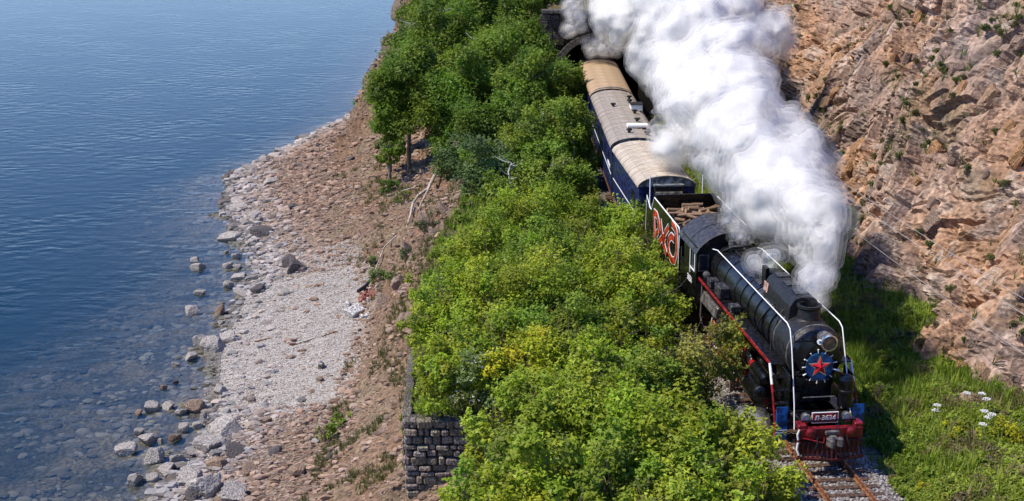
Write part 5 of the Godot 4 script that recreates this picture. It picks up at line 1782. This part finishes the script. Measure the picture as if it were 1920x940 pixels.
func blade_tuft(sd: int, blades: int, h: float, spread: float, wide: float) -> ArrayMesh:
	var r := RandomNumberGenerator.new()
	r.seed = sd
	var v := PackedVector3Array()
	var c := PackedColorArray()
	for k in blades:
		var a := r.randf() * TAU
		var o := Vector3(cos(a), 0, sin(a))
		var root := o * spread * 0.5 * r.randf()
		var hh := h * r.randf_range(0.5, 1.1)
		var side := Vector3(-o.z, 0, o.x) * wide
		var mid := root + o * spread * 0.35 + Vector3(0, hh * 0.62, 0)
		var tip := root + o * spread * r.randf_range(0.5, 1.3) + Vector3(0, hh, 0)
		var t := r.randf_range(0.75, 1.25)
		for q: Array in [[root - side, mid - side, root + side], [root + side, mid - side, mid + side], [mid - side, tip, mid + side]]:
			for p: Vector3 in q:
				v.append(p)
				c.append(Color(t, t, t))
	var arr := []
	arr.resize(Mesh.ARRAY_MAX)
	arr[Mesh.ARRAY_VERTEX] = v
	arr[Mesh.ARRAY_COLOR] = c
	var m := ArrayMesh.new()
	m.add_surface_from_arrays(Mesh.PRIMITIVE_TRIANGLES, arr)
	return m

func verge() -> void:
	var r := RandomNumberGenerator.new()
	r.seed = 21
	var kinds := [blade_tuft(1, 12, 0.55, 0.28, 0.012), blade_tuft(2, 14, 0.38, 0.3, 0.02), blade_tuft(3, 10, 0.75, 0.25, 0.016)]
	# herbs: little leafy heads
	for k in 2:
		kinds.append(crown_mesh(0.28, 0.2, 0.085, Color(1, 1, 1), 0.45, r, 0.1, 0.42))
	var ts := [[], [], [], [], []]
	var cs := [[], [], [], [], []]
	var n := 0
	while n < 27000:
		var d := 36.0 + 70.0 * pow(r.randf(), 1.5)
		var right := r.randf() < 0.78
		var x: float
		if right:
			x = lerpf(axis_x(d) + 1.95, table(CD, CX, d) + 1.2, r.randf())
			if x < axis_x(d) + 2.7 and r.randf() < 0.7:
				continue
		else:
			x = lerpf(table(LD, LXL, d) - 0.4, axis_x(d) - 2.3, r.randf())
		n += 1
		var dry := n_mid.get_noise_2d(x * 2.0 + 5.0, d * 2.0)
		var lush := n_big.get_noise_2d(x * 3.0, d * 3.0 + 90.0)
		var k := r.randi() % 3
		if r.randf() < 0.3 + lush:
			k = 3 + r.randi() % 2
		var s := r.randf_range(0.7, 1.4) * (1.0 + 0.5 * lush)
		if x < axis_x(d) + 3.4 and right:
			s *= 0.6
		var col := Color(0.2, 0.285, 0.035).lerp(Color(0.33, 0.39, 0.055), clampf(0.4 + 1.2 * lush + r.randf_range(-0.25, 0.25), 0, 1))
		if dry > 0.18 and r.randf() < 0.5:
			col = Color(0.26, 0.21, 0.1)
		col *= r.randf_range(0.75, 1.2)
		var y := ground_y(x, d) + (0.16 * s if k > 2 else -0.03)
		ts[k].append(Transform3D(rot(r.randf_range(-0.15, 0.15), r.randf() * TAU, r.randf_range(-0.15, 0.15)).scaled(Vector3.ONE * s), Vector3(x, y, -d)))
		cs[k].append(col)
	# sparse dry grass on the slope above the beach
	n = 0
	while n < 2600:
		var d := r.randf_range(50.0, 112.0)
		var x := lerpf(table(LD, LXT, d) - 0.5, table(LD, LXL, d), r.randf())
		if n_mid.get_noise_2d(x * 1.2 + 40.0, d * 0.9) < 0.02 + 0.25 * (1.0 - smoothstep(table(LD, LXT, d), table(LD, LXF, d), x)):
			n += 1 if r.randf() < 0.05 else 0
			continue
		n += 1
		var k := r.randi() % 3
		ts[k].append(Transform3D(rot(r.randf_range(-0.2, 0.2), r.randf() * TAU, 0).scaled(Vector3.ONE * r.randf_range(0.4, 0.75)), Vector3(x, ground_y(x, d) - 0.02, -d)))
		cs[k].append(Color(0.17, 0.15, 0.065) if r.randf() < 0.65 else Color(0.11, 0.13, 0.045))
	# tufts on the ledges of the cliff
	n = 0
	while n < 7500:
		var d := r.randf_range(42.0, 110.0)
		var b := r.randf_range(1.0, 19.0)
		n += 1
		var p := cliff_point(d, b)
		var q := cliff_point(d, b + 0.3)
		var green := n_mid.get_noise_2d(d * 0.55 + 200.0, b * 0.9)
		var lim := 0.34 - 0.25 * smoothstep(9.0, 17.0, b) * smoothstep(75.0, 50.0, d)
		if (q.y - p.y) > 0.27 - 0.1 * green or green < lim - 0.15 and r.randf() < 0.93:
			continue
		var k := r.randi() % 5
		ts[k].append(Transform3D(rot(0, r.randf() * TAU, 0.3).scaled(Vector3.ONE * r.randf_range(0.45, 0.95)), p + Vector3(-0.03, 0.0, 0)))
		cs[k].append(Color(0.13, 0.17, 0.05).lerp(Color(0.24, 0.2, 0.09), r.randf() * 0.8))
	for k in 5:
		multi("grass" if k < 3 else "meadow_herbs", kinds[k], ts[k], cs[k], M.leaf)
	# a few plants one can pick out
	for q: Array in [[15.9, 46.3, 0.62, 8, "yellow green spurge clump below the cliff, nearer the rails"], [17.4, 45.3, 0.8, 8, "yellow green spurge clump against the cliff foot"], [15.5, 53.6, 0.6, 4, "light green shrub in the train's shadow edge"], [13.9, 43.0, 0.3, 8, "small yellow tuft at the ballast edge"], [17.0, 57.5, 0.9, 5, "tall green herb bush in the cliff's notch"], [14.2, 50.5, 0.7, 5, "dark leafy bush on the verge beside the air pump"], [13.6, 56.5, 0.7, 5, "bush in shade beside the boiler"]]:
		bush("verge_shrub", q[4], Vector3(q[0], ground_y(q[0], q[1]), -q[1]), q[2], q[2] * 0.75, q[2] * 0.7, 0.1, LEAVES[q[3]], r, "shrubs on the verge under the cliff", Color(0, 0, 0, 0), 0.5)
	var where := ["nearest the rails", "tallest, against the rock", "beside the tallest one", "with three heads near the spurge", "lowest, below the three headed one"]
	var i := 0
	for q: Array in [[15.3, 47.0], [16.85, 47.7], [17.15, 47.1], [16.95, 45.9], [16.5, 45.1]]:
		var g := ground_y(q[0], q[1])
		var t := thing("umbel_flower", "white umbel flower %s" % where[i], "flower", Vector3(q[0], g, -q[1]), r.randf() * 6.0, "white umbels under the cliff")
		for h in [2, 1, 2, 3, 1][i]:
			var top := Vector3(r.randf_range(-0.22, 0.22), r.randf_range(1.05, 1.3), r.randf_range(-0.2, 0.2))
			rod(t, "stem", [Vector3(0, -0.1, 0), top * Vector3(0.5, 0.55, 0.5), top], 0.012, M.stalk, 5)
			var b := MB.new()
			for m in 46:
				var a := r.randf() * TAU
				var rr := 0.15 * sqrt(r.randf())
				var p := top + Vector3(cos(a) * rr, 0.05 - rr * rr * 1.6, sin(a) * rr)
				b.tube([p - Vector3(0, 0.012, 0), p + Vector3(0, 0.012, 0)], 0.017, 0.012, 5)
				b.tube([top - Vector3(0, 0.06, 0), p], 0.003, -1, 3, false)
			obj("flower_head", b, M.white, t)
		i += 1

func wires() -> void:
	M.wire = mat(0.42, 0.4, 0.38, 0.5, 0.3)
	M.pole = worn(0.2, 0.15, 0.11, 0.85, 1.0)
	var at := func(d: float, off: float, y: float) -> Vector3: return Vector3(axis_x(d) + off, y, -d)
	var spots := [36.0, 72.0, 104.0]
	for k in 3:
		var d: float = spots[k]
		var p := thing("utility_pole", ["weathered line pole standing nearest along the cliff foot", "weathered line pole hidden in the smoke beside the cab", "weathered line pole farthest back by the tunnel"][k], "pole", Vector3(axis_x(d) + 5.4, -0.4, -d))
		var b := MB.new()
		b.tube([Vector3(0, -0.3, 0), Vector3(0, 4.0, 0), Vector3(0.02, 7.7, 0)], 0.13, 0.09, 9)
		obj("shaft", b, M.pole, p)
		for y: float in [5.5, 6.8, 7.3]:
			b = MB.new()
			b.lathe([Vector2(0, 0), Vector2(0.05, 0.01), Vector2(0.03, 0.06), Vector2(0.045, 0.1), Vector2(0, 0.13)], AY(Vector3(-0.17, y - 0.06, 0)), 10)
			b.box(Vector3(-0.1, y - 0.08, 0), Vector3(0.2, 0.03, 0.03), 0.005)
			obj("insulator", b, M.white, p)
	var y3 := [5.1, 6.35, 6.85]
	for k in 3:
		var b := MB.new()
		for sp in 2:
			var pts := []
			for i in 15:
				var t := i / 14.0
				var d := lerpf(spots[sp], spots[sp + 1], t)
				var a: Vector3 = (at as Callable).call(spots[sp], 5.23, y3[k])
				var e: Vector3 = (at as Callable).call(spots[sp + 1], 5.23, y3[k])
				pts.append(a.lerp(e, t) - Vector3(0, 4.0 * 0.22 * t * (1.0 - t), 0))
			b.tube(pts, 0.01, -1, 5, false)
		tag(obj("overhead_wire", b, M.wire), ["lowest of the three pale wires strung before the cliff", "middle one of the three pale wires before the cliff", "topmost of the three pale wires before the cliff"][k], "wire", "wires along the cliff")

# signed distance to a heap of puffs, roughened by noise, on a grid; then one surface per level
func puff_field(puffs: Array, cell: float, rough: float, margin: float) -> Dictionary:
	var lo := Vector3.ONE * 1e9
	var hi := -lo
	for p: Array in puffs:
		lo = lo.min(p[0] - Vector3.ONE * (p[1] + margin))
		hi = hi.max(p[0] + Vector3.ONE * (p[1] + margin))
	var nx := int((hi.x - lo.x) / cell) + 2
	var ny := int((hi.y - lo.y) / cell) + 2
	var nz := int((hi.z - lo.z) / cell) + 2
	var f := PackedFloat32Array()
	f.resize(nx * ny * nz)
	f.fill(9.0)
	for p: Array in puffs:
		var c: Vector3 = (p[0] - lo) / cell
		var r: float = p[1] / cell
		var reach := r + margin / cell
		for k in range(maxi(0, int(c.z - reach)), mini(nz - 1, int(c.z + reach) + 1)):
			for j in range(maxi(0, int(c.y - reach)), mini(ny - 1, int(c.y + reach) + 1)):
				var at := (k * ny + j) * nx
				var q := (k - c.z) * (k - c.z) + (j - c.y) * (j - c.y)
				for i in range(maxi(0, int(c.x - reach)), mini(nx - 1, int(c.x + reach) + 1)):
					var dd := (sqrt(q + (i - c.x) * (i - c.x)) - r) * cell
					if dd < f[at + i]:
						f[at + i] = dd
	var n1 := noise(FastNoiseLite.TYPE_SIMPLEX_SMOOTH, 0.42, 77, 4)
	var near := PackedInt32Array()
	for k in nz - 1:
		for j in ny - 1:
			for i in nx - 1:
				var a := (k * ny + j) * nx + i
				var v := f[a]
				if v < margin and v > -1.6:
					f[a] = v + rough * n1.get_noise_3d(lo.x + i * cell, lo.y + j * cell, lo.z + k * cell)
					near.append(a)
	return {"f": f, "lo": lo, "cell": cell, "nx": nx, "ny": ny, "near": near}

func iso(g: Dictionary, level: float, alpha: float, patchy: float) -> ArrayMesh:
	var f: PackedFloat32Array = g.f
	var nx: int = g.nx
	var nxy: int = g.nx * g.ny
	var cell: float = g.cell
	var lo: Vector3 = g.lo
	var offs := [0, 1, nx, nx + 1, nxy, nxy + 1, nxy + nx, nxy + nx + 1]
	var edges := [0, 1, 0, 2, 0, 4, 1, 3, 1, 5, 2, 3, 2, 6, 3, 7, 4, 5, 4, 6, 5, 7, 6, 7]
	var corner := [Vector3(0, 0, 0), Vector3(1, 0, 0), Vector3(0, 1, 0), Vector3(1, 1, 0), Vector3(0, 0, 1), Vector3(1, 0, 1), Vector3(0, 1, 1), Vector3(1, 1, 1)]
	var index := {}
	var pts := PackedVector3Array()
	var nor := PackedVector3Array()
	var col := PackedColorArray()
	var w := PackedFloat32Array()
	w.resize(8)
	var pn := noise(FastNoiseLite.TYPE_SIMPLEX_SMOOTH, 0.5, 5 + int(level * 100.0), 3)
	var top := f.size() - nxy - nx - 2
	for a: int in g.near:
		if a > top:
			continue
		var mn := 9.0
		var mx := -9.0
		for k in 8:
			var x := f[a + offs[k]] - level
			w[k] = x
			mn = minf(mn, x)
			mx = maxf(mx, x)
		if mn >= 0.0 or mx < 0.0:
			continue
		var s := Vector3.ZERO
		var cnt := 0
		for e in range(0, 24, 2):
			var p: int = edges[e]
			var q: int = edges[e + 1]
			if (w[p] < 0.0) != (w[q] < 0.0):
				s += (corner[p] as Vector3).lerp(corner[q], w[p] / (w[p] - w[q]))
				cnt += 1
		var i := a % nx
		var j := (a / nx) % int(g.ny)
		var k2 := a / nxy
		var at := lo + (Vector3(i, j, k2) + s / cnt) * cell
		index[a] = pts.size()
		pts.append(at)
		nor.append(Vector3(w[1] + w[3] + w[5] + w[7] - w[0] - w[2] - w[4] - w[6], w[2] + w[3] + w[6] + w[7] - w[0] - w[1] - w[4] - w[5], w[4] + w[5] + w[6] + w[7] - w[0] - w[1] - w[2] - w[3]).normalized())
		col.append(Color(1, 1, 1, clampf(alpha + patchy * pn.get_noise_3dv(at), 0.0, 1.0)))
	var idx := PackedInt32Array()
	for a: int in index:
		for ax in 3:
			var step: int = [1, nx, nxy][ax]
			var u: int = [nx, nxy, 1][ax]
			var t: int = [nxy, 1, nx][ax]
			if (f[a] < level) == (f[a + step] < level):
				continue
			var q0: int = index.get(a - u - t, -1)
			var q1: int = index.get(a - t, -1)
			var q2: int = index.get(a, -1)
			var q3: int = index.get(a - u, -1)
			if q0 < 0 or q1 < 0 or q3 < 0:
				continue
			if f[a] < level:
				idx.append_array([q0, q2, q1, q0, q3, q2])
			else:
				idx.append_array([q0, q1, q2, q0, q2, q3])
	var arr := []
	arr.resize(Mesh.ARRAY_MAX)
	arr[Mesh.ARRAY_VERTEX] = pts
	arr[Mesh.ARRAY_NORMAL] = nor
	arr[Mesh.ARRAY_COLOR] = col
	arr[Mesh.ARRAY_INDEX] = idx
	var m := ArrayMesh.new()
	m.add_surface_from_arrays(Mesh.PRIMITIVE_TRIANGLES, arr)
	return m

const PLUME := [[11.9, 6.0, -51.6, 0.45], [11.9, 6.3, -53.0, 0.85], [11.75, 6.6, -55.5, 1.2], [11.5, 6.95, -60.0, 1.6], [11.4, 7.2, -68.0, 2.1], [11.5, 7.55, -77.0, 2.65], [11.7, 8.3, -86.0, 3.05], [12.1, 9.6, -95.0, 3.3], [11.9, 11.4, -103.0, 4.3], [11.2, 13.0, -107.5, 5.0]]

func smoke() -> void:
	var r := RandomNumberGenerator.new()
	r.seed = 99
	var puffs := []
	for i in PLUME.size() - 1:
		var a: Array = PLUME[i]
		var b: Array = PLUME[i + 1]
		var pa := Vector3(a[0], a[1], a[2])
		var pb := Vector3(b[0], b[1], b[2])
		var steps := maxi(2, int(pa.distance_to(pb) / (0.42 * a[3])))
		for k in steps:
			var t := float(k) / steps
			var c := pa.lerp(pb, t)
			var rr: float = lerpf(a[3], b[3], t) * (1.0 + 0.2 * sin(c.z * 0.75 + 1.3 * sin(c.z * 0.31)))
			c += Vector3(sin(c.z * 0.9), cos(c.z * 0.7), 0) * rr * 0.16
			puffs.append([c, rr * 0.62])
			for q in 5:
				var dir := Vector3(r.randfn(), r.randfn(), r.randfn() * 0.7).normalized()
				var pr := rr * r.randf_range(0.22, 0.55)
				puffs.append([c + dir * (rr * 1.1 - pr), pr])
	for q: Array in [[8.11, 5.79, -72.0, 0.84], [16.53, 9.54, -90.0, 1.65], [14.21, 8.71, -84.0, 1.62], [12.29, 6.87, -53.0, 0.84], [12.71, 7.53, -60.0, 1.06], [13.73, 8.79, -97.0, 2.23]]:
		var c := Vector3(q[0], q[1], q[2])
		puffs.append([c, q[3] * 0.75])
		for k in 9:
			var dir := Vector3(r.randfn(), r.randfn(), r.randfn()).normalized()
			puffs.append([c + dir * q[3] * 0.7, q[3] * r.randf_range(0.25, 0.45)])
	var white := StandardMaterial3D.new()
	white.albedo_color = Color(0.95, 0.945, 0.93)
	white.roughness = 1.0
	white.metallic_specular = 0.0
	white.backlight_enabled = true
	white.backlight = Color(0.8, 0.8, 0.8)
	var soft: StandardMaterial3D = white.duplicate()
	soft.transparency = BaseMaterial3D.TRANSPARENCY_ALPHA
	soft.vertex_color_use_as_albedo = true
	M.white_smoke = white
	M.soft_smoke = soft
	var t0 := thing("smoke_plume", "thick white smoke trailing back from the locomotive chimney past the cliff", "smoke")
	t0.set_meta("kind", "stuff")
	var g := puff_field(puffs, 0.27, 0.75, 1.3)
	obj("dense_smoke", iso(g, -0.25, 1.0, 0.0), white, t0)
	for lv: Array in [[-0.08, 0.5], [0.08, 0.38], [0.24, 0.27], [0.42, 0.17], [0.62, 0.1]]:
		obj("thin_smoke", iso(g, lv[0], lv[1], lv[1] * 0.9), soft, t0)
	for w: Array in [["steam from the safety valves above the black cab roof", [[9.34, 5.21, -58.5, 0.5], [9.75, 5.0, -57.0, 0.4]]],
			["grey steam puff blowing out low beside the locomotive cylinder", [[8.4, 0.95, -46.5, 0.26], [8.5, 0.7, -46.3, 0.2]]],
			["thin brown smoke drifting over the dark tunnel portal", [[5.4, 7.9, -112.6, 0.9], [6.6, 6.0, -112.0, 0.8], [8.3, 5.7, -112.0, 0.8], [4.9, 8.9, -112.8, 0.9], [7.4, 6.6, -111.8, 1.0]]],
			["thin grey wisp hanging low behind the locomotive chimney", [[10.75, 5.45, -47.9, 0.3], [10.9, 5.6, -48.8, 0.42], [11.6, 5.2, -50.0, 0.6], [10.0, 4.9, -52.5, 0.4], [11.9, 4.6, -51.5, 0.6]]]]:
		var ps := []
		for p: Array in w[1]:
			for q in 6:
				ps.append([Vector3(p[0], p[1], p[2]) + Vector3(r.randfn(), r.randfn(), r.randfn()) * p[3] * 0.45, p[3] * r.randf_range(0.25, 0.55)])
		var tw := thing("steam_wisp", w[0], "steam")
		tw.set_meta("kind", "stuff")
		var gw := puff_field(ps, 0.12, 0.4, 0.8)
		for lv: Array in [[-0.1, 0.22], [0.04, 0.15], [0.16, 0.1], [0.3, 0.06]]:
			obj("thin_smoke", iso(gw, lv[0], lv[1], lv[1]), soft, tw)
